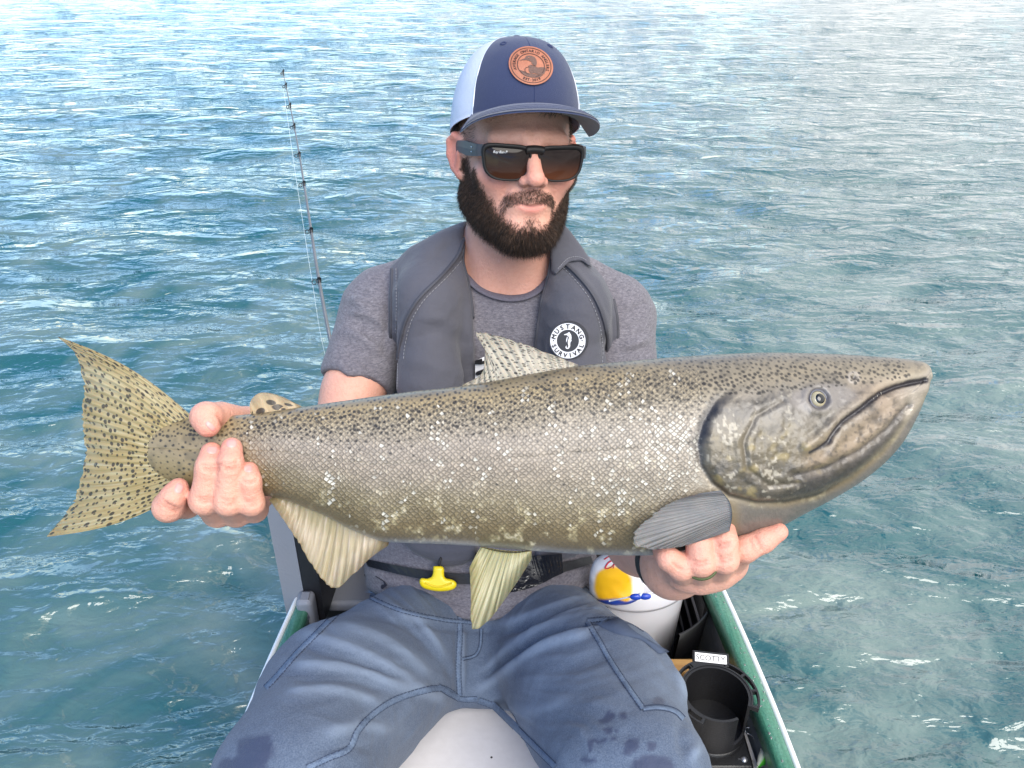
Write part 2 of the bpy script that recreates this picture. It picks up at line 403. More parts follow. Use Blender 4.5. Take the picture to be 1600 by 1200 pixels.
# ------------------------------------------------------------ the lake
def build_water():
    cx, cy = 0.0, 0.2
    r = np.concatenate([[.02], np.geomspace(.3, 42, 570), np.geomspace(46, 4500, 40)])
    th_f = np.linspace(rad(-52), rad(52), 820); th_b = np.linspace(rad(52), rad(308), 120)[1:-1]
    th = np.concatenate([th_f, th_b])                    # 0 = +Y, clockwise
    R, T = np.meshgrid(r, th, indexing='ij')
    X = (cx + R * np.sin(T)).ravel(); Y = (cy + R * np.cos(T)).ravel(); Rr = R.ravel()
    Z = np.zeros_like(X); DX = np.zeros_like(X); DY = np.zeros_like(X)
    g = np.random.default_rng(21)
    # slow patches where the breeze is stronger or weaker
    gust = .8 + .45 * vnoise(np.c_[X, Y], .35, 5, 2)
    warp = [vnoise(np.c_[X, Y], q, 40 + i) for i, q in enumerate((.7, 1.0, 1.5, 2.2))]
    for k in range(48):
        lam = .075 * (1.1 / .075) ** (g.random() ** 1.35)
        a = rad(g.normal(184, 30)); dx, dy = math.sin(a), math.cos(a); kk = 2 * math.pi / lam
        slope = .038 * (lam / .3) ** (-.08) * g.uniform(.5, 1.3)
        if lam > .35: slope *= .55
        amp = slope / kk
        fade = sstep(.30, .11, Rr * .0087 / lam)           # drop what the grid is too coarse for
        ph = kk * (X * dx + Y * dy) + g.random() * 6.283 + 1.6 * warp[k % 4]
        w = amp * fade * gust
        Z += w * (np.sin(ph) + .25 * np.sin(2 * ph + 1.57)); DX -= .4 * w * np.cos(ph) * dx; DY -= .4 * w * np.cos(ph) * dy
    v = np.c_[X + DX, Y + DY, Z]
    f = gridf(len(r), len(th), cv=True)[:, ::-1]
    m = bpy.data.materials.new('lake_water'); m.use_nodes = True; nt = m.node_tree; b = nt.nodes['Principled BSDF']
    b.inputs['Base Color'].default_value = (.045, .20, .19, 1); b.inputs['Roughness'].default_value = .03; b.inputs['IOR'].default_value = 1.75
    b.inputs['Specular IOR Level'].default_value = .5
    tc = nt.nodes.new('ShaderNodeTexCoord')
    # pale cloud reflections painted into the green base colour as drifting patches
    n0 = nt.nodes.new('ShaderNodeTexNoise'); n0.inputs['Scale'].default_value = 2.6; n0.inputs['Detail'].default_value = 5; n0.inputs['Distortion'].default_value = 1.2; nt.links.new(tc.outputs['Object'], n0.inputs['Vector'])
    mr = nt.nodes.new('ShaderNodeMapRange'); mr.inputs['From Min'].default_value = .36; mr.inputs['From Max'].default_value = .66; nt.links.new(n0.outputs['Fac'], mr.inputs['Value'])
    mx = nt.nodes.new('ShaderNodeMix'); mx.data_type = 'RGBA'; nt.links.new(mr.outputs[0], mx.inputs['Factor'])
    mx.inputs['A'].default_value = (.014, .086, .094, 1); mx.inputs['B'].default_value = (.128, .190, .176, 1); nt.links.new(mx.outputs['Result'], b.inputs['Base Color'])
    prev = None
    for (sc, hgt, dist, stretch) in ((2.3, .060, .9, (1, 2.3, 1)), (6.5, .014, .8, (1, 1.7, 1)), (17, .0085, .7, (1, 1.9, 1)), (50, .0017, .3, (1, 1.5, 1))):
        mp = nt.nodes.new('ShaderNodeMapping'); mp.inputs['Scale'].default_value = stretch; mp.inputs['Rotation'].default_value = (0, 0, .12); nt.links.new(tc.outputs['Object'], mp.inputs[0])
        nz = nt.nodes.new('ShaderNodeTexNoise'); nz.inputs['Scale'].default_value = sc; nz.inputs['Detail'].default_value = 2.5; nz.inputs['Distortion'].default_value = dist; nt.links.new(mp.outputs[0], nz.inputs['Vector'])
        bp = nt.nodes.new('ShaderNodeBump'); bp.inputs['Distance'].default_value = hgt; nt.links.new(nz.outputs['Fac'], bp.inputs['Height'])
        if prev: nt.links.new(prev, bp.inputs['Normal'])
        prev = bp.outputs[0]
    nt.links.new(prev, b.inputs['Normal'])
    o = mk('water', v, f, m); tag(o, 'blue green rippled lake water', None, kind='structure')
    return o
if not globals().get("NOWATER"): build_water()
# ------------------------------------------------------------ the boat
boat = empty('canoe', A(0, .3, 0), 'green canoe with white edged gunwales the man sits in', 'boat')
GWZ = .28
WY = [-2.7, -2.4, -1.6, -.6, .3, .63, .98, 1.15, 1.32, 1.45, 1.53]
WX = [.01, .10, .26, .328, .354, .347, .319, .288, .218, .118, .012]
hw = lambda y: pchip1(WY, WX, np.asarray(y, float))
ys = np.concatenate([np.linspace(-2.7, .3, 50), np.linspace(.3, 1.53, 60)[1:]])
def hull_skin(off, zb, flip):
    ph = np.linspace(-1, 1, 25); V = []
    for y in ys:
        w = max(float(hw(y)) - off, .003); end = float(np.clip(float(hw(y)) / .2, 0, 1)); zbot = zb * end + (GWZ - .06) * (1 - end) * .4
        for t in ph:
            a = t * math.pi / 2; x = w * np.sign(math.sin(a)) * abs(math.sin(a)) ** .55; z = GWZ - .004 - (GWZ - zbot) * max(math.cos(a), 0) ** .6; V.append((x, y, z))
    f = gridf(len(ys), 25); return np.array(V), (f[:, ::-1] if flip else f)
M_hull = mat('green_hull', lin(34, 92, 70), .4, noise=[(12, .3, lin(46, 110, 84))], coat=.2); M_inner = mat('grey_hull_inside', lin(120, 124, 126), .7, noise=[(16, .4, lin(96, 100, 102))], bump=[(60, .001)])
mk('hull', *hull_skin(0, -.09, False), M_hull, boat); mk('hull_lining', *hull_skin(.012, -.07, True), M_inner, boat)
fv = []
for y in ys: w = max(float(hw(y)) - .02, .002) * .93; fv += [(-w, y, .045), (w, y, .045)]
mk('floor', np.array(fv), gridf(len(ys), 2)[:, ::-1], M_inner, boat, smooth=False)
M_rail = mat('green_gunwale', lin(52, 116, 92), .42, noise=[(40, .4, lin(66, 134, 108)), (8, .3, lin(38, 92, 70)), ((160, 14, 160), .45, lin(108, 156, 136)), (260, .35, lin(30, 74, 56))], bump=[(300, .0008), ((200, 12, 200), .0008)], coat=.3); M_white = mat('white_trim', lin(236, 238, 238), .5)
def rail(name, s, x0, x1, z0, z1, m, rnd=.004):
    V = []
    for y in ys:
        w = float(hw(y)); pr = [(x0, z0), (x0, z1 - rnd), (x0 + rnd, z1), (x1 - rnd, z1), (x1, z1 - rnd), (x1, z0)]
        for (dx, z) in pr: V.append((s * max(w + dx, .0005), y, GWZ + z))
    f = gridf(len(ys), 6, cv=True); return mk(name, np.array(V), f if s > 0 else f[:, ::-1], m, boat)
for s in (-1, 1):
    rail('gunwale', s, -.016, .0065, -.022, .008, M_rail); rail('white_trim', s, .0068, .0145, -.018, .0062, M_white, .003)
for y, h in ((-1.1, .02), (-.1, .02)):
    mk('thwart', *boxm((0, y, GWZ - .03), (2 * float(hw(y)) - .03, .05, h), None, .006), mat('ash_thwart', lin(170, 130, 84), .5, noise=[((4, 60, 60), .6, lin(140, 100, 60))]), boat)
# water drops left on the rail, too small to count
dm = MB(); gd = np.random.default_rng(77)
for i in range(70):
    y = gd.uniform(.5, 1.05); x = float(hw(y)) + gd.uniform(-.013, .004); r = gd.uniform(.0007, .0017)
    v_, f_ = [], []
    c = A(x, y, GWZ + .008)
    v_ = [c + A(0, 0, r * .7)] + [c + A(math.cos(t) * r * q, math.sin(t) * r * q * 1.3, r * .7 * math.sqrt(max(0, 1 - q * q))) for q in (.6, 1.) for t in np.linspace(0, 2 * math.pi, 8, endpoint=False)]
    f_ = [(0, 1 + k, 1 + (k + 1) % 8) for k in range(8)] + [(1 + k, 9 + k, 9 + (k + 1) % 8, 1 + (k + 1) % 8) for k in range(8)]
    dm.add(np.array(v_), f_)
dr = dm.build('water_droplets', mat('water_drop', (.8, .9, .87), .02, coat=1, spec=.6, trans=.85, ior=1.33), boat); dr['kind'] = 'stuff'

# white box the man sits on
bx = empty('storage_box', A(-.02, .72, .05), 'smooth white box seat between the man\'s knees', 'box')
M_box = mat('white_plastic', lin(226, 223, 224), .45, noise=[(5, .3, lin(208, 203, 205)), (60, .12, lin(180, 174, 172))], bump=[(40, .0006)])
mk('lid', *boxm((-.02, .73, .196), (.42, .56, .036), None, .016), M_box, bx); mk('box_body', *boxm((-.02, .73, .112), (.40, .54, .13), None, .02), M_box, bx)
g_ = np.random.default_rng(5)
for i, (x, y) in enumerate([(-.052, .660), (-.070, .650), (.0, .628), (.030, .655), (-.028, .690), (-.015, .645), (.045, .630)]):
    mk('dirt_speck', *disc_dome(A(x, y, .2139), .0016 + .0008 * g_.random(), .0008, A(1, 0, 0), A(0, 1, 0), A(0, 0, 1), 8, 2), mat('dark_speck', lin(40, 38, 38), .8) if 'dark_speck' not in bpy.data.materials else bpy.data.materials['dark_speck'], bx)

# grey moulded seat behind him
seat = empty('boat_seat', A(-.09, 1.08, .24), 'grey moulded boat seat back with black padding behind the man', 'seat')
US = spline([(-.326, .915), (-.318, 1.02), (-.285, 1.13), (-.19, 1.20), (-.07, 1.215), (.05, 1.20), (.125, 1.13), (.150, 1.03), (.154, .975)], 60)
tg = np.gradient(US, axis=0); nn_ = np.c_[-tg[:, 1], tg[:, 0]] / np.linalg.norm(tg, axis=1)[:, None]
def wall(name, o0, o1, z0, z1, m, rnd=.010):
    c, h = (o0 + o1) / 2, abs(o1 - o0) / 2; pr = [(h * 1.0, z0), (h, z1 - rnd), (h * .8, z1 - rnd * .3), (h * .4, z1), (-h * .4, z1), (-h * .8, z1 - rnd * .3), (-h, z1 - rnd), (-h, z0)]
    V = [(US[i, 0] + nn_[i, 0] * (c + a), US[i, 1] + nn_[i, 1] * (c + a), z) for i in range(60) for a, z in pr]
    f = [tuple(q) for q in gridf(60, 8, cv=True)] + [tuple(range(8))[::-1], tuple(range(472, 480))]; return mk(name, np.array(V), f, m, seat)
M_grey = mat('grey_moulded_plastic', lin(138, 140, 148), .5, noise=[(9, .25, lin(120, 122, 130))], bump=[(220, .0005)])
wall('back_shell', -.002, .032, .235, .470, M_grey); wall('back_pad', -.030, -.003, .240, .450, mat('black_vinyl_pad', lin(30, 30, 34), .5, bump=[(90, .001)]))
for (x, y) in ((-.318, .905), (.155, .965)):
    mk('hinge_arm', *boxm((x, y - .004, .262), (.026, .030, .085), None, .008), M_grey, seat)
    pv = A(x, y - .0195, .275); mk('hinge_bolt', *disc_dome(pv, .007, .004, A(1, 0, 0), A(0, 0, 1), A(0, -1, 0), 14, 4), mat('steel_bolt', (.5, .5, .52), .35, .9) if 'steel_bolt' not in bpy.data.materials else bpy.data.materials['steel_bolt'], seat)
mk('seat_pan', *boxm((-.085, 1.08, .228), (.44, .26, .022), None, .008), M_grey, seat)

# white pail with its lid
def lathe(prof, c, n=48, m0=0):
    V = np.array([(c[0] + r * math.cos(t), c[1] + r * math.sin(t), z) for (r, z) in prof for t in np.linspace(0, 2 * math.pi, n, endpoint=False)]); f = [tuple(q) for q in gridf(len(prof), n, cv=True)]; return V, [q[::-1] for q in f]
def lathe_flip(prof, c, n=48): v, f = lathe(prof, c, n); return v, [tuple(q[::-1]) for q in f]
PC = A(.192, .985, 0)
pail = empty('pail', PC + A(0, 0, .05), 'white plastic pail with lid standing beside the man', 'bucket')
M_pail = mat('white_pail', lin(214, 214, 220), .4, noise=[(7, .2, lin(198, 198, 206))], sss=.05)
mk('pail_body', *lathe_flip([(.001, .05), (.078, .05), (.082, .056), (.094, .285), (.0945, .292)], PC), M_pail, pail)
mk('lid', *lathe_flip([(.0945, .286), (.101, .286), (.1015, .292), (.1015, .312), (.100, .317), (.095, .318), (.092, .313), (.086, .311), (.001, .312)], PC), M_pail, pail)
mk('lid_rib', *lathe_flip([(.066, .311), (.067, .3145), (.070, .3145), (.071, .311)], PC), M_pail, pail)
# black ribbed tub the pail stands in
TC = A(.195, .985, 0)
tub = empty('ribbed_tub', TC + A(0, 0, .05), 'black plastic tub with pale grey ribs round the white pail', 'tub')
def arcp(r, t, z): y = TC[1] + r * math.sin(t); return (min(TC[0] + r * math.cos(t), float(hw(y)) - .0185), y, z)
pr = [(.112, .06), (.118, .12), (.126, .19), (.134, .262), (.138, .262), (.130, .18), (.121, .10), (.116, .06)]; ts_ = np.linspace(-1.12, 1.9, 60)
mk('tub_wall', np.array([arcp(r, t, z) for t in ts_ for r, z in pr]), [tuple(q) for q in gridf(60, 8, cv=True)], mat('black_tub_plastic', lin(15, 15, 17), .35, bump=[(30, .001)]), tub)
mk('tub_floor', np.array([(TC[0], TC[1], .056)] + [arcp(.114, t, .056) for t in ts_]), [(0, i, i + 1) for i in range(1, 60)], bpy.data.materials['black_tub_plastic'], tub)
M_rib = mat('grey_rib', lin(104, 102, 104), .55)
for (r, z, sl) in ((.111, .120, .05), (.118, .175, .045), (.126, .222, .03)):
    q = [arcp(r, t, z + sl * math.sin(t + .2)) for t in np.linspace(-1.05, 1.5, 50)]
    MB().tube(q, .0036, 8, flat=.7).build('rib', M_rib, tub)

# shelf board beside his leg, with a wooden strip
shf = empty('shelf_board', A(.265, .65, .195), 'pale grey shelf board along the gunwale with a wooden strip', 'board')
V = []; yy = np.linspace(.36, .812, 14)
for z in (.210, .225):
    for y in yy: V += [(.150, y, z), (float(hw(y)) - .0175, y, z)]
f = [tuple(q)[::-1] for q in gridf(14, 2)] + [tuple(28 + i for i in q) for q in gridf(14, 2)] + [(2 * i, 2 * i + 2, 28 + 2 * i + 2, 28 + 2 * i) for i in range(13)] + [(2 * i + 3, 2 * i + 1, 28 + 2 * i + 1, 28 + 2 * i + 3) for i in range(13)] + [(0, 28, 29, 1), (26, 27, 55, 54)]
mk('board', np.array(V), f, mat('pale_grey_board', lin(186, 182, 178), .6, noise=[(20, .4, lin(164, 158, 154)), (120, .3, lin(200, 198, 196))], bump=[(80, .0006)]), shf, smooth=False)
mk('wood_strip', *boxm((.236, .8275, .225), (.172, .026, .022), None, .003), mat('varnished_wood', lin(204, 158, 92), .5, noise=[((10, 160, 160), .7, lin(172, 122, 64))], bump=[((8, 200, 200), .0006)]), shf)

# black rod and cup holder
HCN = A(.272, .716, 0); hz0, hz1 = .227, .312
hold = empty('rod_holder', HCN + A(0, 0, hz0), 'black cup shaped rod holder with a slotted rim and name plate', 'rod holder')
M_blk = mat('black_nylon', lin(22, 22, 24), .42, noise=[(60, .3, lin(30, 30, 33))], bump=[(400, .0004)])
def arc_wall(r0, r1, z0, z1, a0, a1, n=48, zt=None):
    """a curved wall between two angles, degrees from the near side towards +x"""
    V = []
    for i in range(n):
        a = rad(a0 + (a1 - a0) * i / (n - 1)); d = A(math.sin(a), -math.cos(a), 0); za = z1 if zt is None else zt(a0 + (a1 - a0) * i / (n - 1))
        for (r, z) in ((r0, z0), (r1, z0), (r1, za), (r0, za)): V.append(HCN + d * r + A(0, 0, z))
    f = [tuple(q)[::-1] for q in gridf(n, 4, cv=True)] + [(0, 1, 2, 3), tuple(range(4 * n - 4, 4 * n))[::-1]]; return np.array(V), f
mk('cup_wall', *arc_wall(.0415, .0450, hz0 + .016, hz1, 62, 386, 90), M_blk, hold, smooth=False)
mk('cup_wall_low', *arc_wall(.0415, .0450, hz0 + .016, hz0 + .032, 386 - 360, 62, 12), M_blk, hold, smooth=False)
mk('cup_floor', *lathe_flip([(.0455, hz0 + .010), (.0455, hz0 + .020), (.0412, hz0 + .020), (.020, hz0 + .0185), (.001, hz0 + .0185)], HCN), M_blk, hold)
mk('mount_plate', *boxm(HCN + A(0, -.005, hz0 + .006), (.094, .105, .010), None, .004), M_blk, hold)
for a in ((0, .030, .030), (1, -.036, -.046), (2, .036, -.046)):
    mk('mount_screw', *disc_dome(HCN + A(a[1], a[2], hz0 + .0112), .0048, .003, A(1, 0, 0), A(0, 1, 0), A(0, 0, 1), 12, 3), bpy.data.materials['steel_bolt'], hold)
fl = MB()
fl.add(*arc_wall(.0452, .0475, hz1 - .006, hz1 + .001, 62, 330, 80)); fl.add(*arc_wall(.0535, .0560, hz1 - .006, hz1 + .001, 62, 330, 80))
for a in (62, 92, 122, 152, 208, 238, 268, 298, 326): fl.add(*arc_wall(.0474, .0536, hz1 - .006, hz1 + .001, a, a + 4, 4))
fl.add(*arc_wall(.0474, .0536, hz1 - .006, hz1 + .001, 154, 210, 16))
fl.build('slotted_rim', M_blk, hold, smooth=False)
tabc = HCN + A(.004, .0560, hz1 + .001); TR3 = np.array(Matrix.Rotation(rad(-8), 3, 'Z') @ Matrix.Rotation(rad(22), 3, 'X'))
nmp = mk('name_plate', *boxm(tabc, (.050, .019, .004), TR3, .0018), M_blk, hold)
mk('label', *boxm(tabc + TR3 @ A(0, 0, .0022), (.043, .0125, .0006), TR3), mat('white_label', lin(232, 232, 232), .5), nmp, smooth=False)
SCOTTY_AT = (tabc, TR3, nmp)

# fishing lure on the board
LQ = [Pz(x, y, .241) for x, y in ((1170, 1111), (1183, 1118), (1195, 1134), (1201, 1155), (1198, 1176), (1190, 1190), (1184, 1199))]
lure = empty('fishing_lure', LQ[3] - A(0, 0, .012), 'lime green and white fishing lure with treble hooks on the shelf', 'lure')
q = spline(LQ, 40); rr = np.interp(np.linspace(0, 1, 40), [0, .08, .3, .6, .85, 1], [.001, .0055, .0095, .0105, .0075, .0015])
v_, f_ = tube(q, rr, 16, True); cz = np.repeat(q, 16, 0); side = ((v_ - cz) @ A(-1, .2, .45)) / (np.repeat(rr, 16) + 1e-6); nz_ = vnoise(v_, 160, 2, 2); al = np.repeat(np.linspace(0, 1, 40), 16)
lc = np.tile(lin(84, 186, 40), (len(v_), 1)); m = sstep(.1, .7, side)[:, None]; lc = lc * (1 - m) + np.array(lin(226, 228, 206)) * m; m = sstep(.2, -.5, side)[:, None] * .9; lc = lc * (1 - m) + np.array(lin(44, 140, 44)) * m
m = (sstep(.2, .05, al) * .9)[:, None]; lc = lc * (1 - m) + np.array(lin(196, 214, 44)) * m; m = (sstep(.18, .4, nz_) * sstep(.3, .0, side) * .7)[:, None]; lc = lc * (1 - m) + np.array(lin(196, 214, 60)) * m
mk('lure_body', v_, f_, mat('lure_paint', (.2, .5, .1), .22, attr='col', coat=.6), lure, col=lc)
mk('lure_eye', *disc_dome(LQ[0] * .25 + LQ[1] * .75 + A(-.004, -.002, .0075), .0024, .0012, A(1, 0, 0), A(0, 1, 0), A(0, 0, 1), 12, 3), M_black if 'M_black' in globals() else mat('lure_eye_black', (.01, .01, .01), .2), lure)
M_steel = mat('hook_steel', (.55, .55, .57), .3, .95)
def treble(c, R_):
    mb = MB(); mb.tube([c, c + R_ @ A(0, 0, -.012)], .0008, 6)
    mb.tube([c + R_ @ A(math.cos(t) * .0022, 0, .0022 + math.sin(t) * .0022) for t in np.linspace(0, 2 * math.pi, 13)], .0006, 5, False)
    for k in range(3):
        a = k * 2.094; d = A(math.cos(a), math.sin(a), 0)
        pts = [A(0, 0, -.010)] + [A(0, 0, -.012) + d * (.005 - .005 * math.cos(t)) + A(0, 0, -.005 * math.sin(t)) for t in np.linspace(.3, math.pi, 8)] + [A(0, 0, -.0075) + d * .0098]
        mb.tube([c + R_ @ p_ for p_ in pts], np.r_[np.full(9, .0008), .0003], 6)
    return mb
for (px, py, rx_, ry_) in ((1178, 1152, 80, 40), (1172, 1190, 75, 70)):
    c = Pz(px, py, .233); treble(c, np.array(Matrix.Rotation(rad(ry_), 3, 'Z') @ Matrix.Rotation(rad(rx_), 3, 'X'))).build('treble_hook', M_steel, lure)
MB().tube([LQ[5] * .6 + LQ[6] * .4 + A(math.cos(t) * .004, math.sin(t) * .004, 0) for t in np.linspace(0, 2 * math.pi, 16)], .0006, 5, False).build('split_ring', M_steel, lure)

# printed yellow pouch on the pail
pc = P(966, 902, 1.175); pch = empty('printed_pouch', pc - A(0, 0, .035), 'yellow and white pouch with red scrawl on the pail lid', 'pouch')
def sd_pouch(p): return smin(ell(p, pc + A(-.006, .004, 0), (.036, .022, .042)), ell(p, pc + A(.0, 0, -.024), (.038, .025, .018)), .02).astype(np.float32)
a, b = polygonise(sd_pouch, pc - .08, pc + .08, .0028); a = relax(a, b, 1); na = vnormals(a, b); a = a + na * (.0022 * vnoise(a, 45, 3, 2))[:, None]
ppx, ppy, _ = proj(a); cc = np.tile(lin(236, 234, 232), (len(a), 1)); wv = 4 * vnoise(a, 60, 9)
m = sstep(3, -3, np.hypot((ppx - 958) / 1.0, (ppy - 914) / 1.0) - 32 + wv)[:, None] * sstep(880, 890, ppy + wv)[:, None]; cc = cc * (1 - m) + np.array(lin(244, 186, 24)) * m
m = sstep(-2, 2, ppy - 936 + wv)[:, None]; cc = cc * (1 - m) + np.array(lin(34, 66, 160)) * m
mk('pouch_body', a, b, mat('printed_vinyl', (.8, .8, .8), .35, attr='col', coat=.3), pch, col=cc)
pbv = bvh_of(a, b)
sq = []
for (x, y) in spline([(944, 874), (952, 870), (958, 874), (950, 880), (946, 888), (955, 886), (960, 880), (958, 888)], 40):
    h, n = cast(pbv, x, y)
    if h is not None: sq.append(h + n * .0004)
if len(sq) > 4: MB().tube(np.array(sq), .0014, 6, flat=.4).build('red_scrawl', mat('red_print', lin(206, 40, 60), .5), pch)
# cord with a blue knot
crd = empty('cord', P(1000, 930, 1.10), 'thin white cord with a blue knot across the pail lid', 'cord')
cl = spline([P(952, 939, 1.12), P(978, 934, 1.10), P(1002, 929, 1.095), P(1030, 924, 1.10), P(1062, 912, 1.13)], 30)
MB().tube(cl, .0012, 6).build('line', mat('white_cord', lin(232, 232, 232), .6), crd)
M_blue = mat('blue_ribbon', lin(28, 66, 176), .4, coat=.3)
kc = P(1001, 930, 1.092)
for (dx, dy) in ((-15, 5), (14, 4)):
    e = P(1001 + dx, 930 + dy, 1.09); m_ = (kc + e) / 2
    v, f = polygonise(lambda p: ell(p, m_, (.0085, .004, .005)).astype(np.float32), m_ - .015, m_ + .015, .001); mk('knot_loop', v, f, M_blue, crd)
mk('knot', *disc_dome(kc, .0042, .004, RT, UP, -FW, 12, 4), mat('white_knot', lin(214, 220, 230), .5), crd)

# fishing rod standing behind his arm
rod = empty('fishing_rod', P(600, 905, 1.36), 'thin dark fishing rod standing upright behind the man\'s arm', 'fishing rod')
RB, RT_ = P(600, 905, 1.36), P(443, 116, 1.66)
rq = np.array([RB + (RT_ - RB) * t + UP * 0 + RT * (-.012 * math.sin(math.pi * t)) * 0 for t in np.linspace(0, 1, 40)])
# follow the slight bend seen in the photograph
pts = [P(600, 905, 1.36), P(560, 720, 1.40), P(519, 545, 1.45), P(497, 430, 1.49), P(480, 320, 1.54), P(463, 215, 1.60), P(443, 116, 1.66)]; rq = spline(pts, 60)
rr = np.interp(np.linspace(0, 1, 60), [0, .12, .13, .5, 1], [.010, .010, .0048, .0033, .0007])
MB().tube(rq, rr, 10).build('blank', mat('graphite_blank', lin(88, 92, 98), .28, noise=[(30, .4, lin(120, 124, 130))], coat=.6), rod)
M_gd = mat('guide_black', lin(24, 26, 30), .35)
for (px, py, d_, r_) in ((444, 118, 1.66, .0018), (449, 137, 1.648, .0024), (453, 169, 1.63, .0027), (459, 203, 1.61, .0029), (467, 245, 1.583, .0032), (475, 296, 1.555, .0034), (487, 358, 1.52, .0038), (502, 441, 1.485, .0044)):
    k = int(np.argmin(np.linalg.norm(rq - P(px, py, d_), axis=1))); c = rq[k]; gc = c - RT * (r_ + float(rr[k]) + .001) - FW * .003
    mb = MB(); mb.tube([gc + (RT * math.cos(t) + UP * math.sin(t)) * r_ for t in np.linspace(0, 2 * math.pi, 17)], .0008, 6, False); mb.tube([gc + UP * r_ * .6 + RT * r_ * .5, c + UP * .010], .0010, 5); mb.tube([c - UP * .004, c + UP * .009], float(rr[k]) + .0006, 8); mb.build('line_guide', M_gd, rod)
ln_ = spline([P(447, 136, 1.648) - RT * .006, P(464, 245, 1.58) - RT * .008, P(483, 358, 1.52) - RT * .010, P(498, 441, 1.485) - RT * .012, P(516, 545, 1.45) - RT * .012, P(560, 740, 1.40)], 40)
MB().tube(ln_, .0003, 5).build('fishing_line', mat('pale_line', lin(206, 220, 224), .4), rod)
rb = unit(rq[0] - rq[4]); MB().tube([rq[0] + rb * .0, rq[0] - rb * .16], [.0125, .0115], 12).build('grip', mat('cork_grip', lin(60, 54, 48), .8), rod)
rl = rq[0] - rb * .19 - RT * .02; MB().tube([rl - A(.022, 0, 0), rl + A(.022, 0, 0)], .024, 20).build('reel', mat('reel_grey', lin(60, 62, 66), .35, .4), rod)
# ------------------------------------------------------------ the salmon
FD = .72                                        # metres from the camera to the fish's middle plane
FM = FD / F                                     # metres to a pixel there
fish = empty('salmon', P(800, 700, FD), 'large silver olive salmon with black spotted back, held sideways in both hands', 'fish')
def FP(x, y, z=0.0):
    """fish space: pixels in its side plane, z metres towards the viewer"""
    x = np.asarray(x, float); y = np.asarray(y, float); z = np.asarray(z, float)
    s = np.stack(np.broadcast_arrays((x - 800) * FM, (600 - y) * FM, z), -1)
    return CAM + FD * FW + s[..., :1] * RT + s[..., 1:2] * UP - s[..., 2:] * FW
TOPX = [236, 262, 300, 380, 470, 560, 650, 730, 820, 900, 960, 1100, 1200, 1300, 1380, 1420, 1438, 1446, 1450]
TOPY = [668, 660, 653, 648, 636, 623, 611, 602, 586, 572, 566, 555, 551, 553, 558, 562, 565, 569, 579]
BOTX = [236, 262, 300, 360, 430, 500, 560, 610, 680, 740, 820, 900, 1000, 1080, 1150, 1200, 1250, 1300, 1360, 1400, 1425, 1437, 1444, 1450]
BOTY = [742, 752, 764, 768, 776, 800, 830, 846, 848, 851, 858, 863, 866, 856, 841, 827, 802, 776, 737, 697, 650, 620, 607, 595]
THX = [236, 262, 300, 380, 500, 700, 900, 1100, 1200, 1300, 1380, 1430, 1450]
THY = [.006, .012, .019, .026, .036, .049, .056, .058, .055, .043, .030, .020, .008]
f_top = lambda x: pchip1(TOPX, TOPY, x)
f_bot = lambda x: pchip1(BOTX, BOTY, x)
f_thk = lambda x: pchip1(THX, THY, x)
def fish_front(x, y):
    """height of the near flank above the middle plane"""
    t, b = f_top(x), f_bot(x); c, h = (t + b) / 2, (b - t) / 2
    q = np.clip(1 - np.abs((y - c) / h) ** 2.1, 0, 1); return f_thk(x) * q ** .5
OPERC = [(1178, 596), (1150, 606), (1122, 630), (1103, 662), (1095, 695), (1101, 728), (1117, 752), (1142, 771), (1180, 781), (1225, 781), (1275, 770), (1330, 742), (1380, 700), (1410, 660), (1420, 600), (1300, 560)]
def seen(x, y):
    """flank height under a point seen at x, y"""
    x = np.asarray(x, float); y = np.asarray(y, float); z = np.zeros_like(x)
    for _ in range(6): k = (FD - z) / FD; z = fish_front(800 + (x - 800) * k, 600 + (y - 600) * k)
    return z
def PV(x, y, z):
    x = np.asarray(x, float)[..., None]; y = np.asarray(y, float)[..., None]; z = np.asarray(z, float)[..., None]
    return CAM + (FD - z) * (FW + RT * (x - 800) / F + UP * (600 - y) / F)
MOUTH = [(1446, 594), (1424, 598), (1400, 604), (1376, 614), (1352, 632), (1330, 648), (1312, 661), (1300, 676), (1292, 690), (1280, 698), (1262, 706)]
JAWL = [(1240, 742), (1290, 730), (1340, 706), (1385, 672), (1418, 634)]
def mixc(c, k, m): return c * (1 - m[:, None]) + np.asarray(lin(*k))[None] * m[:, None]
